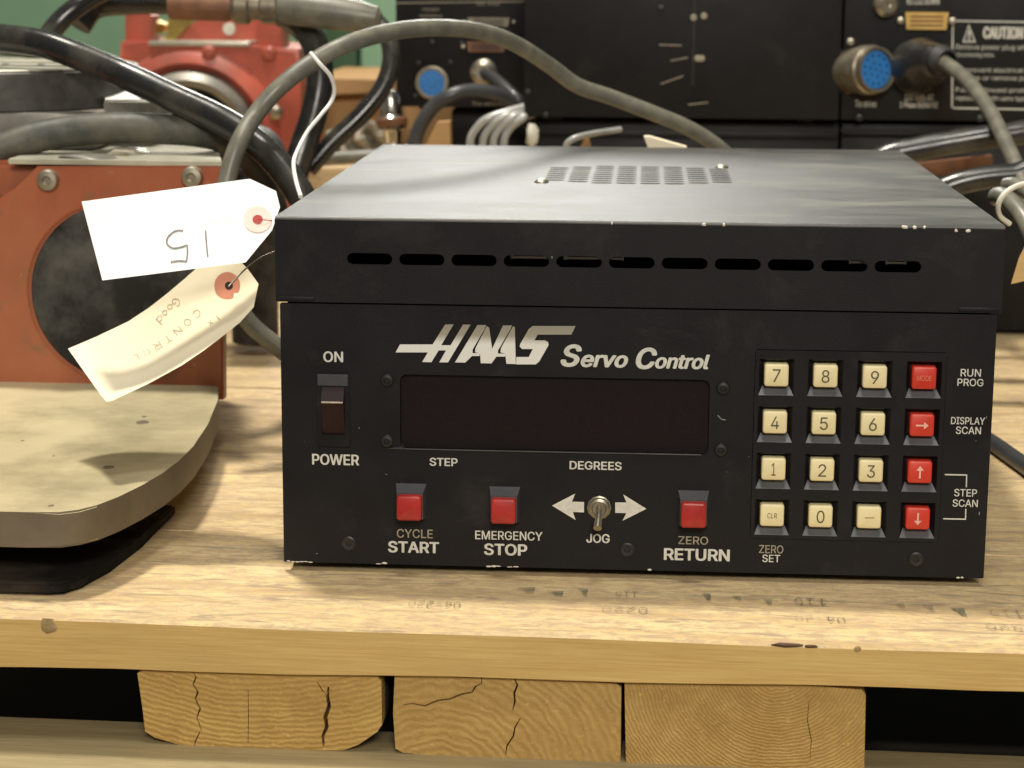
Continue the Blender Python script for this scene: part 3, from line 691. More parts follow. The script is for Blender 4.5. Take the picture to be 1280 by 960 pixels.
# ------------------------------------------------------------------ red rotary table at the left
rt = empty('rotary_table', (-.45, .3, PZ), 'red rotary table with tan base plate and round black cover at the left edge', 'machine')
def ground_poly(name, pts, z0, z1, m_, parent, bev=0):
    return prism(name, [(x, y, z1) for x, y in pts], (0, 0, z0-z1), m_, parent, bev)
pl_pts = [(-.310, .312), (-.2995, .256), (-.2900, .176), (-.2858, .110), (-.2862, .070), (-.2890, .036), (-.2945, .004), (-.3015, -.024), (-.3090, -.044), (-.3160, -.056), (-.3260, -.0625), (-.345, -.0630), (-.80, -.060), (-.80, .312)]
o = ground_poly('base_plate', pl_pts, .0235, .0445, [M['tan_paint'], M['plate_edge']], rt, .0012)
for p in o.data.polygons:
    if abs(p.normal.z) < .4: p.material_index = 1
ground_poly('plate_shade_sheet', [(-.333, -.0640), (-.325, -.0615), (-.318, -.050), (-.3105, -.015), (-.3045, .04), (-.301, .12), (-.8, .12), (-.8, -.0640)], PZ+.0006, PZ+.0075, M['shade_sheet'], rt, .0015)  # dark sheet on the deck standing in for the base plate's shadow
ground_poly('foot', [(-.37, .06), (-.34, .12), (-.34, .30), (-.8, .30), (-.8, .06)], PZ+.018, .0235, M['iron_dark'], rt)
for k, (a, b, w) in enumerate(((178, 528, .007), (135, 584, .006), (64, 632, .003), (28, 551, .002), (67, 570, .0015), (180, 521, .003))):
    p = az(a, b, .0445); lump('paint_pit', (p.x, p.y, .0445), w*.6, w*.9, .0003, M['plate_edge'], rt, seed=k)
YB = .31
bl = [(0, 250), (18, 236), (46, 208), (279, 207), (279, 500), (-180, 500), (-180, 250)]
prism('housing', [tuple(ay(a, b, YB)) for a, b in bl], (0, .014, 0), M['red_paint'], rt, .0015)
ground_poly('housing_body', [(-.8, .3305), (-.312, .3305), (-.348, .50), (-.8, .50)], .046, .2085, M['red_paint'], rt, .001)
prism('housing_back', [tuple(ay(a, b, YB+.0152)) for a, b in ((-200, 205), (60, 208), (60, 300), (-200, 300))], (0, .004, 0), M['red_paint'], rt, .001)
c = ay(150, 366, YB); 
link('round_cover', lathe_mesh([(.0665, -.002), (.0665, .0008), (.0650, .0022), (.0, .0024)], 64, (0, -1, 0), Vector((c.x, YB, c.z))), M['cover'], rt)
link('cover_rim', lathe_mesh([(.0675, 0), (.0690, .0014), (.0700, 0)], 64, (0, -1, 0), Vector((c.x, YB, c.z))), M['red_paint'], rt)
for (a, b) in ((61, 225), (241, 221)):
    p = ay(a, b, YB); s = link('cap_screw', lathe_mesh([(.0082, 0), (.0082, .003), (.0070, .0055), (.0035, .0060), (.0032, .0030), (0, .0030)], 24, (0, -1, 0), p), M['steel'], rt)
zt = .2087
# machined top with ridge and grease lump
a, b, c, d = ay(10, 207, YB), ay(277, 206, YB), az(247, 186, zt), az(20, 188, zt)
prism('machined_top', [(a.x, YB+.001, zt-.001), (b.x, YB+.001, zt-.001), (-.346, YB+.185, zt-.001), (a.x, YB+.185, zt-.001)], (0, 0, .004), M['machined_lt'], rt, .0006)
p = az(157, 192, zt+.003); lump('grease_lump', tuple(p), .016, .020, .006, M['machined_lt'], rt, seed=9)
p = az(110, 197, zt+.003); lump('grease_lump', tuple(p), .022, .016, .003, M['machined'], rt, seed=12)
p0 = ay(-200, 165, .40); p1 = ay(122, 165, .40)
box('turntable_base', p0.x, p1.x, .385, .55, zt+.003, .2400, M['machined'], rt, .003)
pc = Vector((-.533, .50, 0))
link('turntable', lathe_mesh([(0, .2395), (.119, .2395), (.1215, .2410), (.1215, .2690), (.1200, .2705), (0, .2705)], 96, (0, 0, 1), pc), M['iron_dark'], rt)
link('turntable_face', lathe_mesh([(0, .2706), (.1190, .2706), (.1200, .2712), (.1190, .2722), (0, .2724)], 96, (0, 0, 1), pc), M['machined_lt'], rt)
for y_ in (.455, .515):
    box('slot_line', -.66, pc.x+math.sqrt(.117**2-(y_-.5)**2), y_-.0015, y_+.0015, .2720, .2728, M['iron_dark'], rt, 0)
for k in range(7): lump('graduation_mark', (-.60+.029*k, .478, .2727), .003, .004, .0004, M['iron_dark'], rt, seed=k)
a = ay(129, 127, .43); b = ay(188, 146, .43)
box('step_block', a.x, b.x, .43, .53, zt+.003, a.z, M['machined'], rt, .001)
ps = link('white_cloth_scrap', tube_mesh([(0, 0, 0), (0, 0, .001)], .001, 6, 0), M['white_tag']); bpy.data.objects.remove(ps)
P4 = [ay(131, 125, .44), ay(175, 125, .44), ay(150, 110, .50), ay(131, 98, .53)]
o = prism('paper_scrap', [tuple(p) for p in P4], (0, .001, .001), M['white_tag']); tag(o, 'small white paper scrap on the grey step beside the round turntable', 'paper')

# ------------------------------------------------------------------ second red machine behind
Y2 = 1.10
rm = empty('red_machine', (-.45, Y2, PZ), 'coral red cast machine with round bore standing behind the rotary table', 'machine')
bp = [(150, 52), (185, 52), (310, 57), (372, 62), (376, 110), (371, 366), (140, 366)]
prism('casting', [tuple(ay(a, b, Y2)) for a, b in bp], (0, .17, 0), M['red_paint2'], rm, .004)
prism('lug', [tuple(ay(a, b, Y2+.01)) for a, b in ((156, 14), (178, 12), (190, 20), (190, 60), (156, 60))], (0, .04, 0), M['red_paint2'], rm, .002)
prism('gusset', [tuple(ay(a, b, Y2+.05)) for a, b in ((206, 56), (250, 22), (335, 22), (335, 60))], (0, .02, 0), M['red_paint2'], rm, .001)
prism('lug', [tuple(ay(a, b, Y2+.01)) for a, b in ((322, 22), (352, 20), (353, 62), (322, 62))], (0, .05, 0), M['red_paint2'], rm, .002)
p0, p1 = ay(186, 52, Y2), ay(312, 57, Y2)
box('top_gasket', p0.x, p1.x, Y2-.004, Y2+.10, p1.z-.001, p1.z+.004, M['machined_lt'], rm, .0005)
pc = ay(238, 176, Y2)
link('bore_flange', lathe_mesh([(.078, 0), (.086, .010), (.098, .004), (.102, 0)], 48, (0, -1, 0), pc), M['red_paint2'], rm)
link('bore_ring', lathe_mesh([(.058, .0), (.060, .014), (.068, .018), (.076, .010), (.078, 0)], 48, (0, -1, 0), pc), M['machined'], rm)
link('bore_hub', lathe_mesh([(0, .006), (.050, .006), (.058, .0)], 40, (0, -1, 0), pc), M['cover'], rm)
p = ay(225, 158, 1.0); link('rusty_disc', lathe_mesh([(0, .01), (.026, .01), (.030, .006), (.030, 0)], 32, (0, -1, .2), p), M['rust'], rm)
link('disc_ring', lathe_mesh([(.030, 0), (.032, .014), (.038, .014), (.040, 0)], 32, (0, -1, .2), p), M['rubber'], rm)
for (a, b) in ((262, 65), (337, 66), (345, 140), (350, 224)):
    p = ay(a, b, Y2-.001); link('bolt', lathe_mesh([(.008, 0), (.008, .006), (.004, .009), (0, .009)], 12, (0, -1, 0), p), M['steel'] if b > 100 else M['red_paint2'], rm)
p = ay(287, 36, Y2+.049); link('bolt', lathe_mesh([(.007, 0), (.007, .004), (0, .005)], 12, (0, -1, 0), p), M['zip'], rm)
p = ay(200, 34, Y2+.05); link('brass_fitting', lathe_mesh([(.006, -.01), (.006, .0), (.010, .002), (.010, .012), (.005, .014), (0, .014)], 6, (-.5, -1, 0), p), M['brass'], rm)
prism('yellow_bracket', [tuple(ay(a, b, Y2+.04)) for a, b in ((210, 24), (246, 22), (214, 54), (206, 54))], (0, .004, 0), M['brass'], rm)
# dark motor end showing beside the upper tag
mo = empty('servo_motor', (-.34, .62, PZ), 'dark round motor end with small bolts seen just above the white tag', 'motor')
p = ay(300, 214, .66)
link('motor_body', lathe_mesh([(0, -.12), (.034, -.12), (.036, -.004), (.034, .0), (.014, .002), (0, .002)], 32, (.1, -1, 0), p), M['cover'], mo)
link('motor_foot', lathe_mesh([(.03, 0), (.022, .01), (.022, p.z-PZ-.03)], 20, (0, 0, -1), p+Vector((0, .06, -.02))), M['cover'], mo)
p2 = ay(297, 212, .655); link('bolt', lathe_mesh([(.006, 0), (.006, .004), (.002, .005), (0, .003)], 16, (0, -1, 0), p2), M['screw'], mo)

# ------------------------------------------------------------------ tags
tag1_poly = [(102, 252), (312, 223.5), (345, 239), (350, 259), (340, 288), (307, 328), (128, 350.5)]
def d1(px, py): return .095-(py-223)/127*.050 + .012*((px-230)/120)**2*.6
def tag_mesh(poly, depth, thick=.0005, n=14):
    """grid over the outline so that the card can bend"""
    bm = bmesh.new(); bm.faces.new([bm.verts.new((x, y, 0)) for x, y in poly])
    xs = [p[0] for p in poly]; ys = [p[1] for p in poly]
    for k in range(1, n):
        for co, no in ((((min(xs)+(max(xs)-min(xs))*k/n), 0, 0), (1, 0, 0)), ((0, min(ys)+(max(ys)-min(ys))*k/n, 0), (0, 1, 0))):
            bmesh.ops.bisect_plane(bm, geom=bm.verts[:]+bm.edges[:]+bm.faces[:], plane_co=co, plane_no=no)
    for v in bm.verts: v.co = ay(v.co.x, v.co.y, depth(v.co.x, v.co.y))
    r = bmesh.ops.extrude_face_region(bm, geom=bm.faces[:])
    for v in r['geom']:
        if isinstance(v, bmesh.types.BMVert): v.co.y += thick
    return bm_mesh(bm, 'card', 30)
def disc_on(name, cx, cy_, r, depth, m_, parent, off, ex=1., n=24, r_in=0):
    bm = bmesh.new()
    O = [bm.verts.new(ay(cx+r*ex*math.cos(2*math.pi*k/n), cy_+r*math.sin(2*math.pi*k/n), depth(cx+r*ex*math.cos(2*math.pi*k/n), cy_+r*math.sin(2*math.pi*k/n))-off)) for k in range(n)]
    bm.faces.new(O)
    r_ = bmesh.ops.extrude_face_region(bm, geom=bm.faces[:])
    for v in r_['geom']:
        if isinstance(v, bmesh.types.BMVert): v.co.y += off*.6
    return link(name, bm_mesh(bm), m_, parent)
def strokes(name, lines, depth, wpx, m_, parent, off=.0005):
    bm = bmesh.new()
    for ln in lines:
        P = [Vector((a, b, 0)) for a, b in ln]
        if len(P) > 2: P = spline(P, 5)
        prev = None
        for i, p in enumerate(P):
            d = (P[min(i+1, len(P)-1)]-P[max(i-1, 0)]); d = d.normalized() if d.length else Vector((1, 0, 0)); n = Vector((-d.y, d.x, 0))*wpx/2
            cur = [bm.verts.new(ay((p+s*n).x, (p+s*n).y, depth((p+s*n).x, (p+s*n).y)-off)) for s in (1, -1)]
            if prev: bm.faces.new((prev[0], prev[1], cur[1], cur[0]))
            prev = cur
    return link(name, bm_mesh(bm), m_, parent)
t1 = link('white_tag', tag_mesh(tag1_poly, d1), M['white_tag']); tag(t1, 'white paper tag numbered 15 upside down hanging beside the controller', 'tag')
disc_on('reinforcement_patch', 322, 274, 16.5, d1, M['ring_pink'], t1, .0006, 1.1)
disc_on('eyelet', 322, 274, 5.5, d1, M['hole_red'], t1, .0010, 1.15)
f = lambda P: [(x/3+60, y/3+200) for x, y in P]
strokes('handwriting', [f([(507, 264), (478, 266), (452, 286), (446, 312), (468, 330), (500, 326), (522, 318)]), f([(522, 318), (523, 350), (519, 380)]), f([(519, 380), (490, 378), (460, 382)]), f([(591, 264), (594, 310), (599, 362)])], d1, 2.1, M['ink'], t1)
strokes('pencil_line', [f([(612, 234), (640, 232)]), f([(655, 230), (697, 227)])], d1, .7, M['ring_pink'], t1)
AX = Vector((-.874, .486)); A0 = Vector((315, 356))
def d2(px, py):
    v = Vector((px, py))-A0; s = v.dot(AX)/237; t = v.dot(Vector((.486, .874)))/40      # t: -1 top edge, +1 bottom edge
    y = .112-.022*(t+1)-.022*max(0, t+.1)**2
    if s > .62: y -= .075*(s-.62)**2*3.0
    return y
tag2_poly = [(85, 436), (120, 421), (160, 402), (187, 384), (210, 366), (230, 349), (247, 334), (275, 326), (300, 326), (310, 337), (323, 355), (317, 384), (300, 403), (280, 419), (255, 438), (227, 457), (185, 480), (140, 501), (133, 502), (126, 494)]
t2 = link('manila_tag', tag_mesh(tag2_poly, d2), M['manila']); tag(t2, 'curled manila tag pencilled Good control hanging under the white tag', 'tag')
disc_on('reinforcement_patch', 284, 357, 17, d2, M['ring_red'], t2, .0007, .95)
disc_on('hole', 286, 357, 5, d2, M['dark'], t2, .0011, 1.)
G = {'C': [[(1, .85), (.5, 1), (0, .6), (.1, .15), (.6, 0), (1, .2)]], 'O': [[(.5, 1), (0, .5), (.5, 0), (1, .5), (.5, 1)]], 'N': [[(0, 0), (0, 1)], [(0, 1), (1, 0)], [(1, 0), (1, 1)]],
     'T': [[(.5, 0), (.5, 1)], [(0, 1), (1, 1)]], 'R': [[(0, 0), (0, 1)], [(0, 1), (.9, .9), (.8, .5), (0, .5)], [(.3, .5), (1, 0)]], 'L': [[(0, 1), (0, 0)], [(0, 0), (.9, 0)]],
     'G': [[(1, .85), (.5, 1), (0, .5), (.5, 0), (1, .2)], [(1, .2), (1, .5)], [(1, .5), (.5, .5)]], 'o': [[(.5, .6), (.05, .3), (.5, 0), (.9, .3), (.5, .6)]], 'd': [[(.9, 1.1), (.9, 0)], [(.9, .5), (.3, .6), (.0, .2), (.5, 0), (.9, .2)]],
     '1': [[(.5, 1), (.5, 0)]], 'x': [[(0, .6), (.8, 0)], [(0, 0), (.8, .6)]]}
def write(txt, start, dirv, w, h, gap, bend=0):
    out = []; d = Vector(dirv).normalized(); p = Vector(start)
    for i, ch in enumerate(txt):
        u = Vector((d.y, -d.x))
        for ln in G[ch]: out.append([tuple(p+d*(a*w)+u*(b*h)) for a, b in ln])
        p = p+d*(w+gap); c, s = math.cos(bend), math.sin(bend); d = Vector((d.x*c-d.y*s, d.x*s+d.y*c))
    return out
strokes('handwriting', write('CONTROL', (246, 386), (-.72, .70), 8.5, 9, 7.2, .05)+write('Good', (219, 371), (-.60, .72), 8, 10, 1.8, .02)+write('1x', (272, 392), (-.75, .66), 6, 9, 6), d2, 1.0, M['ink_faint'], t2)
# cord and twisted wire
cr = cable('string', [(376, 246, .12), (370, 226, .14), (367, 205, .16), (371, 190, .18), (384, 165, .20), (400, 145, .21), (414, 127, .22), (418, 112, .22), (413, 95, .215), (400, 80, .21), (388, 66, .215)], 2.6, M['cord'], 'crinkled white cord looped over the arching grey cable above the tags', 'cord')
cable('tag_wire', [(286, 358, .05), (305, 338, .06), (320, 326, .07), (335, 318, .085), (350, 312, .12)], 1.1, M['steel'], 'thin twisted steel wire tying the manila tag to the controller', 'wire')
cable('red_thread', [(322, 274, .068), (332, 275, .07), (346, 276, .09)], .6, M['hole_red'], 'thin red thread through the eyelet of the white tag', 'thread')

# ------------------------------------------------------------------ cables
cable('thick_cable', [Vector((-.86, .56, .01)), Vector((-.76, .55, .06)), Vector((-.66, .50, .24)), (-60, 40, .44), (0, 47, .42), (50, 54, .41), (100, 71, .40), (160, 96, .38), (220, 124, .37), (280, 152, .36), (325, 182, .35), (360, 220, .34), (385, 262, .33), (400, 310, .33)], 18, M['rubber'],
      'thick glossy black cable sloping from upper left across the red machines')
cable('thick_cable', [Vector((-.88, .44, .01)), Vector((-.78, .40, .06)), Vector((-.62, .35, .16)), (-60, 215, .33), (-20, 196, .34), (30, 176, .35), (80, 165, .36), (140, 160, .365), (200, 161, .37), (250, 165, .38), (285, 175, .40), (315, 198, .42), (335, 240, .44), (350, 300, .45)], 19.5, M['rubber_matte'],
      'thick matte grey cable lying across the top of the red rotary table')
arch = [(372, 452, .27), (345, 432, .27), (312, 404, .27), (288, 366, .27), (278, 320, .27), (277, 270, .28), (284, 225, .29), (298, 180, .30), (322, 140, .32), (352, 107, .33), (392, 77, .345), (440, 53, .36), (500, 38, .40), (560, 35, .44), (610, 42, .48), (650, 58, .51), (690, 84, .54), (722, 107, .555), (765, 122, .57), (820, 143, .58), (862, 161, .59), (898, 184, .60), (930, 215, .61)]
cable('arching_cable', arch, 11.2, M['grey_cable'], 'grey cable arching over the controller from the tags to behind its lid')
cable('black_hose', [(38, 100, .66), (52, 60, .66), (72, 30, .67), (100, 6, .68), (135, -14, .70)], 13, M['rubber'], 'short black hose curving up at the upper left corner', 'hose')
cable('black_hose', [(96, 30, .72), (115, 6, .73), (150, 0, .74), (200, -1, .75), (260, 2, .76)], 19, M['rubber'], 'wide black hose along the top edge above the red lugs', 'hose')
cable('black_hose', [(330, 6, .74), (368, 26, .74), (392, 52, .73), (400, 95, .72), (393, 140, .71), (380, 180, .70), (365, 230, .69)], 17, M['rubber'], 'black hose bending down between the red machine and the carton', 'hose')
cable('black_cable', [(466, 22, .80), (484, 45, .79), (489, 75, .78), (478, 110, .77), (450, 145, .76), (415, 178, .75), (385, 212, .74)], 11.5, M['rubber'], 'black cable curving down in front of the brown carton')
cable('curved_hose', [(0, 62, .60), (40, 66, .60), (90, 74, .60), (140, 105, .58), (180, 120, .57), (215, 128, .56)], 7, M['rubber_matte'], 'grey hose lying behind the thick glossy cable', 'hose')
cable('curved_cable', [(60, 55, .80), (80, 30, .80), (98, 12, .80), (114, 2, .80)], 3.5, M['gold'], 'thin tan cable curving up beside the short black hose', 'cable')
# pipe coupling at the top
cpo = empty('hose_coupling', (-.2, .74, .3), 'brown and grey threaded hose coupling along the top edge', 'coupling')
def turn_px(name, a, b, y0, y1, prof, m_, parent, n=28):
    A, B = ay(*a, y0), ay(*b, y1); L = (B-A).length; s = scale_at(A)
    return link(name, lathe_mesh([(r/s, h*L) for r, h in prof], n, B-A, A), m_, parent)
turn_px('sleeve', (212, 6), (292, 9), .72, .72, [(0, 0), (17, 0), (18, .05), (18, .9), (15, 1), (0, 1)], M['rust'], cpo)
turn_px('collar', (290, 8), (350, 9), .71, .71, [(0, 0), (16, .0), (22, .1), (22, .35), (17, .4), (17, .6), (21, .65), (21, .95), (14, 1), (0, 1)], M['shell'], cpo)
turn_px('rubber_boot', (348, 8), (476, 24), .71, .71, [(0, 0), (19, 0), (21, .1), (21, .55), (19, .8), (15, .96), (8, 1), (0, 1)], M['grey_cable'], cpo)

# ------------------------------------------------------------------ stacked controllers at the back
def connector(parent, px, py, y, rpx, axis=(0, -1, 0), length=.03, pins=True):
    c = ay(px, py, y); s = scale_at(c); r = rpx/s; axv = Vector(axis).normalized()
    sh = link('round_connector', lathe_mesh([(r*1.12, -.02), (r*1.12, length*.35), (r*1.22, length*.4), (r*1.22, length*.75), (r*1.12, length*.8), (r*1.12, length), (r, length), (r*.98, length*.85), (0, length*.85)], 40, axv, c), M['shell'], parent)
    link('blue_insert', lathe_mesh([(0, length*.86), (r*.93, length*.86), (r*.93, length*.9), (0, length*.92)], 40, axv, c), M['blue'], sh)
    q = Vector((0, 0, 1)).rotation_difference(axv); bm = bmesh.new()
    for ring, n in ((.0, 1), (.35, 6), (.7, 12)):
        for k in range(n):
            a = 2*math.pi*k/n+.3; p = c+q @ Vector((r*ring*math.cos(a), r*ring*math.sin(a), length*.921))
            mm = bmesh.ops.create_circle(bm, cap_ends=True, radius=r*.055, segments=8)
            for v in mm['verts']: v.co = q @ v.co+p
    link('pin_holes', bm_mesh(bm), M['panel'], sh)
    return sh
def dsub(parent, x0, y0, x1, y1, y, m_):
    A, B = ay(x0, y0, y), ay(x1, y1, y); w, h = (B.x-A.x), A.z-B.z; cx_, cz_ = (A.x+B.x)/2, (A.z+B.z)/2
    d = link('serial_port', filled([(cx_-w*.5, cz_+h*.5), (cx_+w*.5, cz_+h*.5), (cx_+w*.46, cz_-h*.5), (cx_-w*.46, cz_-h*.5)], [], y-.006, y), m_, parent)
    for k in range(3): box('pin_row', cx_-w*.38, cx_+w*.38, y-.0066, y-.0061, cz_+h*(.25-.25*k)-h*.05, cz_+h*(.25-.25*k)+h*.05, M['rust'] if m_ == M['gold'] else M['screw'], d, 0)
    for s in (-1, 1): link('jack_screw', lathe_mesh([(h*.22, 0), (h*.22, .006), (0, .007)], 8, (0, -1, 0), Vector((cx_+s*w*.60, y, cz_))), M['steel'], d)
HZ = .2045
def unit(x0, x1, y0, y1, z0, z1, label, name='stacked_controller', grp='black controllers stacked at the back'):
    r = empty(name, ((x0+x1)/2, (y0+y1)/2, z0), label, 'controller')
    if grp: r['group'] = grp
    box('case', x0, x1, y0, y1, z0+.004, z1, M['black_paint'], r, .0015)
    for sx_ in (x0+.03, x1-.03):
        for sy_ in (y0+.03, y1-.03): link('foot', lathe_mesh([(0, 0), (.009, 0), (.009, .0045), (0, .0045)], 12, (0, 0, 1)), M['dark'], r, loc=(sx_, sy_, z0))
    return r
YR = .87
xa = ay(655, 100, YR).x; xb = ay(1051, 100, YR).x
low = unit(xb+.004, xb+.42, YR+.015, YR+.40, PZ, .2035, 'lower black unit under the one with the CAUTION label at right')
low2 = unit(xa+.01, xb+.002, YR+.020, YR+.40, PZ, .2035, 'lower black unit under the plain scratched case in the middle')
xc = ay(560, 100, YR+.12).x
low3 = unit(xc, xa, YR+.16, YR+.46, PZ, .2035, 'lower black unit half hidden behind the bundle of shiny cables')
zb_ = ay(900, 161, YR).z
u3 = unit(xb+.001, xb+.42, YR, YR+.40, .2037, .41, 'black unit with CAUTION label and large blue connector at upper right')
u2 = unit(xa, xb-.001, YR-.004, YR+.40, .2037, .41, 'plain scratched black case between the two blue connectors')
Y1 = YR+.13
x1_ = ay(495, 100, Y1).x; x1r = ay(700, 100, Y1).x
u1 = unit(x1_, x1r+.2, Y1, Y1+.40, .2037, .41, 'black unit with small blue connector behind the arching cable')
# panel lips, seams
for (u, x0, x1, y) in ((u3, xb+.001, xb+.42, YR), (u2, xa, xb-.001, YR-.004)):
    box('bottom_lip', x0, x1, y-.004, y+.0, zb_-.001, zb_+.0012, M['panel'], u, .0003)
# scratched marks on u2
for (a, b, c, d) in ((824, 56, 852, 57), (838, 76, 860, 72), (826, 105, 854, 95), (860, 131, 885, 128)):
    p, q = ay(a, b, YR-.0045), ay(c, d, YR-.0045); link('scratch', tube_mesh([p, q], .0006, 6, 0), M['print_dull'], u2)
for (a, b) in ((826, 10), (867, 22), (880, 20), (872, 73), (877, 73), (660, 115), (682, 144)):
    p = ay(a, b, YR-.0045); link('screw', lathe_mesh([(.0035, 0), (.003, .0015), (0, .002)], 10, (0, -1, 0), p), M['screw'] if b < 15 or b > 100 else M['print_dull'], u2)
box('panel_seam', ay(866, 60, YR).x, ay(867.5, 60, YR).x, YR-.0045, YR-.0041, .24, .40, M['screw'], u2, 0)
# u3 details
def w3(txt, p0, p1, bold=.0, par=u3, y=YR-.0006, m_=None): lettering('lettering', txt, p0, p1, y, m_ or M['print'], par, bold)
sh = connector(u3, 1070, 88, YR, 25, (.62, -1, .08), .034)
dsub(u3, 1131, 15, 1184, 37, YR, M['gold'])
w3('RS 232 DOWN', (1134, -6), (1174, 6), .01)
w3('To drive', (1069, 125), (1095, 134)); w3('120 Volts AC', (1131, 117), (1167, 126), .01); w3('1 Phase 50/60 HZ', (1125, 127), (1172, 136), .01)
poly_px('label_frame', [[(1190, 25), (1420, 29), (1420, 31), (1190, 27)], [(1190, 25), (1192, 25), (1191, 136), (1189, 136)], [(1189, 134), (1420, 138), (1420, 140), (1189, 136)]], YR-.0006, M['print'], u3)
poly_px('warning_triangle', [[(1211, 30), (1220, 53), (1203, 53)]], YR-.0006, M['print'], u3)
poly_px('warning_triangle', [[(1211, 34), (1217.5, 51), (1205.5, 51)]], YR-.0009, M['panel'], u3)
w3('!', (1210, 38), (1213, 50), .03, y=YR-.0012)
w3('CAUTION', (1229, 33), (1279, 49), .04)
w3('Remove power plug when connecting or', (1195, 55), (1345, 65), .0); w3('disconnecting motor.', (1195, 65), (1243, 73), .0)
w3('To prevent electrical shock, DO NOT', (1195, 84), (1345, 93), .0); w3('change or remove parts covered by', (1195, 94), (1345, 103), .0)
w3('For continued protection against', (1195, 109), (1345, 118), .0); w3('replace only with same type fuse.', (1195, 119), (1300, 128), .0)
for (a, b, m_) in ((1063, 52, 'steel'), (1061, 112, 'rust'), (990, 143, 'screw'), (1034, 145, 'screw'), (1074, 147, 'screw'), (1225, 148, 'screw')):
    p = ay(a, b, YR-.0004); link('screw', lathe_mesh([(.0040, 0), (.0034, .002), (.001, .0024), (0, .0015)], 12, (0, -1, 0), p), M[m_], u3 if a > 1051 else u2)
p = ay(1105, 6, YR-.001); link('fuse_holder', lathe_mesh([(.012, 0), (.012, .008), (.008, .012), (.003, .012), (0, .010)], 16, (.3, -1, 0), p), M['shell'], u3)
# power plug of the right hand unit
pc_ = cable('power_cord', [(1176, 76, YR-.055), (1192, 86, YR-.09), (1214, 106, YR-.14), (1238, 140, YR-.20), (1258, 180, YR-.26), (1278, 226, YR-.32), (1300, 290, YR-.38), Vector((.352, .44, .10)), Vector((.385, .40, .015)), Vector((.45, .36, .004)), Vector((.60, .35, .003))], 9.5, M['grey_cable'], 'grey power cord hanging in front of the CAUTION label at right', 'cord')
A = ay(1138, 84, YR); B = ay(1176, 77, YR-.055)
link('plug', lathe_mesh([(0, 0), (.022, 0), (.026, .006), (.026, .026), (.022, .034), (.018, .050), (.015, .060), (.009, .066), (0, .066)], 28, B-A, A), M['rubber'], pc_)
link('strain_relief', lathe_mesh([(.013, .0), (.0155, .004), (.0155, .010), (.012, .014), (.009, .018)], 24, B-A, A+(B-A).normalized()*.054), M['cover'], pc_)
# u1 details
connector(u1, 541, 103, Y1, 17, (0, -1, 0), .012)
dsub(u1, 585, 22, 637, 33, Y1, M['shell']); dsub(u1, 584, 52, 632, 65, Y1, M['rust'])
poly_px('panel_line', [[(495, 3), (655, 1), (655, 2.4), (495, 4.4)]], Y1-.0006, M['print_dull'], u1)
w3('POWER', (528, 10), (549, 14), .0, u1, Y1-.0006, M['print_dull']); w3('INTERFACE', (524, 18), (553, 22), .0, u1, Y1-.0006, M['print_dull'])
w3('RS 232', (596, 3), (625, 7), .0, u1, Y1-.0006, M['print_dull']); w3('RS 232 UP', (610, 36), (632, 40), .0, u1, Y1-.0006, M['print_dull']); w3('To drive', (590, 127), (629, 132), .0, u1, Y1-.0006, M['print_dull'])
for (a, b) in ((523, 79), (563, 78), (519, 120), (540, 53), (577, 54), (555, 131)):
    p = ay(a, b, Y1-.0004); link('screw', lathe_mesh([(.0028, 0), (.0024, .0015), (0, .002)], 10, (0, -1, 0), p), M['screw'], u1)
p = ay(605, 90, Y1); link('cord_gland', lathe_mesh([(.014, 0), (.014, .006), (.009, .010), (.008, .022), (0, .022)], 16, (0, -1, 0), p), M['steel'], u1)
cable('signal_cable', [(606, 91, Y1-.02), (618, 98, Y1-.05), (635, 113, Y1-.08), (652, 130, Y1-.09), (664, 150, Y1-.05)], 7.5, M['dark_cable'], 'dark cable from the small gland going behind the plain case')
cable('signal_cable', [(514, 200, Y1-.12), (522, 165, Y1-.12), (540, 135, Y1-.12), (566, 118, Y1-.12), (596, 113, Y1-.11), (625, 119, Y1-.10), (656, 136, Y1-.08)], 9, M['dark_cable'], 'charcoal cable looping in front of the small blue connector')
for k, (a, b) in enumerate(((588, 150), (604, 150), (617, 152), (630, 154))):
    cable('shiny_cable', [(a+2, 200, .86), (a, 176, .86), (a+8, 160, .86), (a+24, 147, .86), (654, 134+4*k, .87), (668, 130+4*k, .885)], 5, M['silver_cable'],
          ['leftmost pale shiny cable of the bundle below the small blue connector', 'second pale shiny cable from the left in the bundle', 'third pale shiny cable from the left in the bundle', 'rightmost pale shiny cable of the bundle beside the plain case'][k], group='shiny cables in a bundle')
# bits peeking over the lid
cable('white_cable', [(712, 196, .66), (708, 182, .66), (718, 173, .66), (742, 167, .67), (775, 162, .70)], 4, M['silver_cable'], 'white cable end peeking over the lid below the plain case')
o = prism('paper_slip', [tuple(ay(a, b, .55)) for a, b in ((805, 171), (812, 171), (858, 184), (860, 190), (812, 190))], (0, .003, .001), M['manila']); tag(o, 'cream paper slip peeking over the back edge of the lid', 'paper')
o = prism('cardboard_scrap', [tuple(ay(a, b, .70)) for a, b in ((722, 190), (735, 166), (740, 190))], (0, .004, 0), M['card']); tag(o, 'tiny tan cardboard corner beside the white cable end', 'cardboard')
o = prism('cardboard_scrap', [tuple(ay(a, b, .84)) for a, b in ((530, 185), (546, 153), (562, 152), (563, 185))], (0, .02, 0), M['card']); tag(o, 'tan cardboard block below the small blue connector', 'cardboard')
lump_o = lump('pale_plug', tuple(ay(665, 170, .8)), .006, .006, .012, M['zip'], None, seed=5); tag(lump_o, 'small pale plug between the shiny cables and the lid', 'plug')
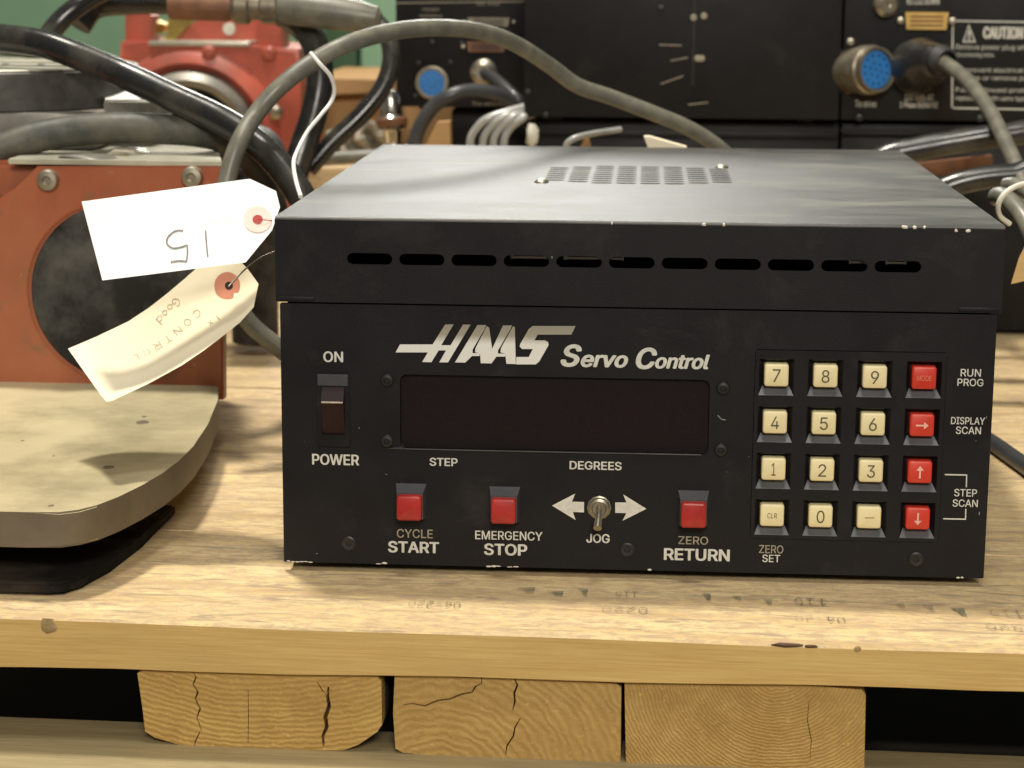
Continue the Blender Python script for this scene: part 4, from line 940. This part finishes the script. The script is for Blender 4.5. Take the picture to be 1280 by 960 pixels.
# carton, chrome coupling
ct = empty('carton', (-.3, 1.5, PZ), 'brown cardboard carton behind the black cable loop', 'carton')
Yc = 1.45
a = ay(386, 97, Yc); b = ay(600, 97, Yc)
box('carton_body', a.x, b.x, Yc, Yc+.3, PZ, a.z, M['card'], ct, .002)
prism('carton_flap', [tuple(ay(x_, y_, Yc-.03)) for x_, y_ in ((383, 97), (498, 101), (496, 115), (385, 120))], (0, .028, .001), M['card'], ct, .001)
pb = empty('plastic_bag', (-.28, 1.1, PZ), 'crumpled clear grey wrap lying in front of the carton', 'wrap')
bm = bmesh.new(); rr = random.Random(3); gx, gz = 16, 10; vv = []
for i in range(gx):
    for j in range(gz):
        a = ay(408+i*6.0, 204-j*6.2*(1-.5*abs(i/(gx-1)-.55)), 1.22-.018*math.sin(i*1.3+j)+rr.uniform(-.006, .006)); vv.append(bm.verts.new(a))
for i in range(gx-1):
    for j in range(gz-1): bm.faces.new((vv[i*gz+j], vv[(i+1)*gz+j], vv[(i+1)*gz+j+1], vv[i*gz+j+1]))
link('wrap_sheet', bm_mesh(bm, 'wrap', 20), mat('grey_film', (.42, .38, .30), .25), pb)
bl_ = box('timber_block', ay(380, 214, 1.15).x, ay(560, 214, 1.15).x, 1.12, 1.35, PZ, ay(420, 207, 1.15).z, M['wood_top'], bev=.002); tag(bl_, 'pale timber block behind the left rear corner of the lid', 'timber')
cable('grey_pipe', [(392, 200, 1.0), (420, 198, 1.0), (456, 196, 1.0), (490, 196, 1.0)], 8.5, M['grey_cable'], 'short olive grey pipe lying behind the lid corner', 'pipe')
cc = empty('chrome_fitting', (-.2, .95, PZ), 'shiny round chrome fitting beside the small blue connector unit', 'fitting')
turn_px('fitting_body', (487, 112), (492, 190), .98, .98, [(0, 0), (9, .02), (14, .15), (14, .40), (18, .45), (18, .62), (12, .66), (10, .85), (20, .95), (20, 1), (0, 1)], M['chrome'], cc)
turn_px('fitting_ring', (489, 146), (490, 157), .98, .98, [(18.5, 0), (20, .2), (20, .8), (18.5, 1)], M['rust'], cc)

# ------------------------------------------------------------------ right side
cable('thick_cable', [(1070, 215, .66), (1110, 195, .66), (1150, 186, .66), (1200, 177, .66), (1250, 170, .66), (1330, 170, .66), Vector((.50, .65, .17)), Vector((.58, .62, .06)), Vector((.66, .58, .007)), Vector((.80, .55, .007))], 16, M['rubber'], 'upper thick black cable running right from behind the lid corner')
cable('thick_cable', [(1150, 250, .56), (1190, 232, .56), (1225, 223, .56), (1265, 219, .56), (1330, 216, .56), Vector((.43, .54, .12)), Vector((.50, .51, .02)), Vector((.58, .49, .006)), Vector((.78, .47, .006))], 15, M['rubber'], 'lower thick black cable running right from the lid side')
o = prism('red_strip', [tuple(ay(a, b, .76)) for a, b in ((1130, 206), (1240, 194), (1242, 214), (1130, 224))], (0, .01, 0), M['rust']); tag(o, 'dull red metal strip between the two thick cables at right', 'metal strip')
cable('tied_cable', [(1246, 246, .30), (1254, 246, .28), (1268, 258, .26), (1284, 280, .24), (1300, 320, .22), Vector((.312, .20, .06)), Vector((.345, .16, .008)), Vector((.45, .12, .003)), Vector((.62, .12, .003))], 12, M['grey_cable'], 'olive grey cable in the white zip tie at the right edge')
cable('tied_cable', [(1258, 232, .36), (1270, 232, .35), (1290, 244, .33), (1310, 262, .32), Vector((.345, .30, .08)), Vector((.39, .27, .006)), Vector((.50, .24, .002)), Vector((.66, .24, .002))], 10, M['grey_cable'], 'second grey cable behind the white zip tie at the right edge')
cable('zip_tie', [(1290, 228, .21), (1272, 232, .205), (1256, 242, .20), (1248, 256, .20), (1250, 270, .205), (1262, 280, .21)], 3.4, M['zip'], 'white nylon zip tie round the grey cables at the right edge', 'zip tie')
o = prism('tan_tag', [tuple(ay(a, b, .22)) for a, b in ((1264, 355), (1274, 322), (1284, 302), (1330, 300), (1330, 340))], (0, .0006, 0), M['tan_tag']); tag(o, 'tan card tag corner at the right edge beside the lid', 'tag')
def wood_cable(name, pl, r, m_, label):
    P = [az(a, b, PZ+r) for a, b in pl]; o = link(name, tube_mesh(P, r), m_); tag(o, label, 'cable')
wood_cable('black_cable', [(1180, 500), (1215, 535), (1250, 560), (1285, 585), (1340, 625), (1450, 680), (1640, 720), (1900, 730)], .0062, M['dark_cable'], 'charcoal cable lying on the pallet at the right of the controller')
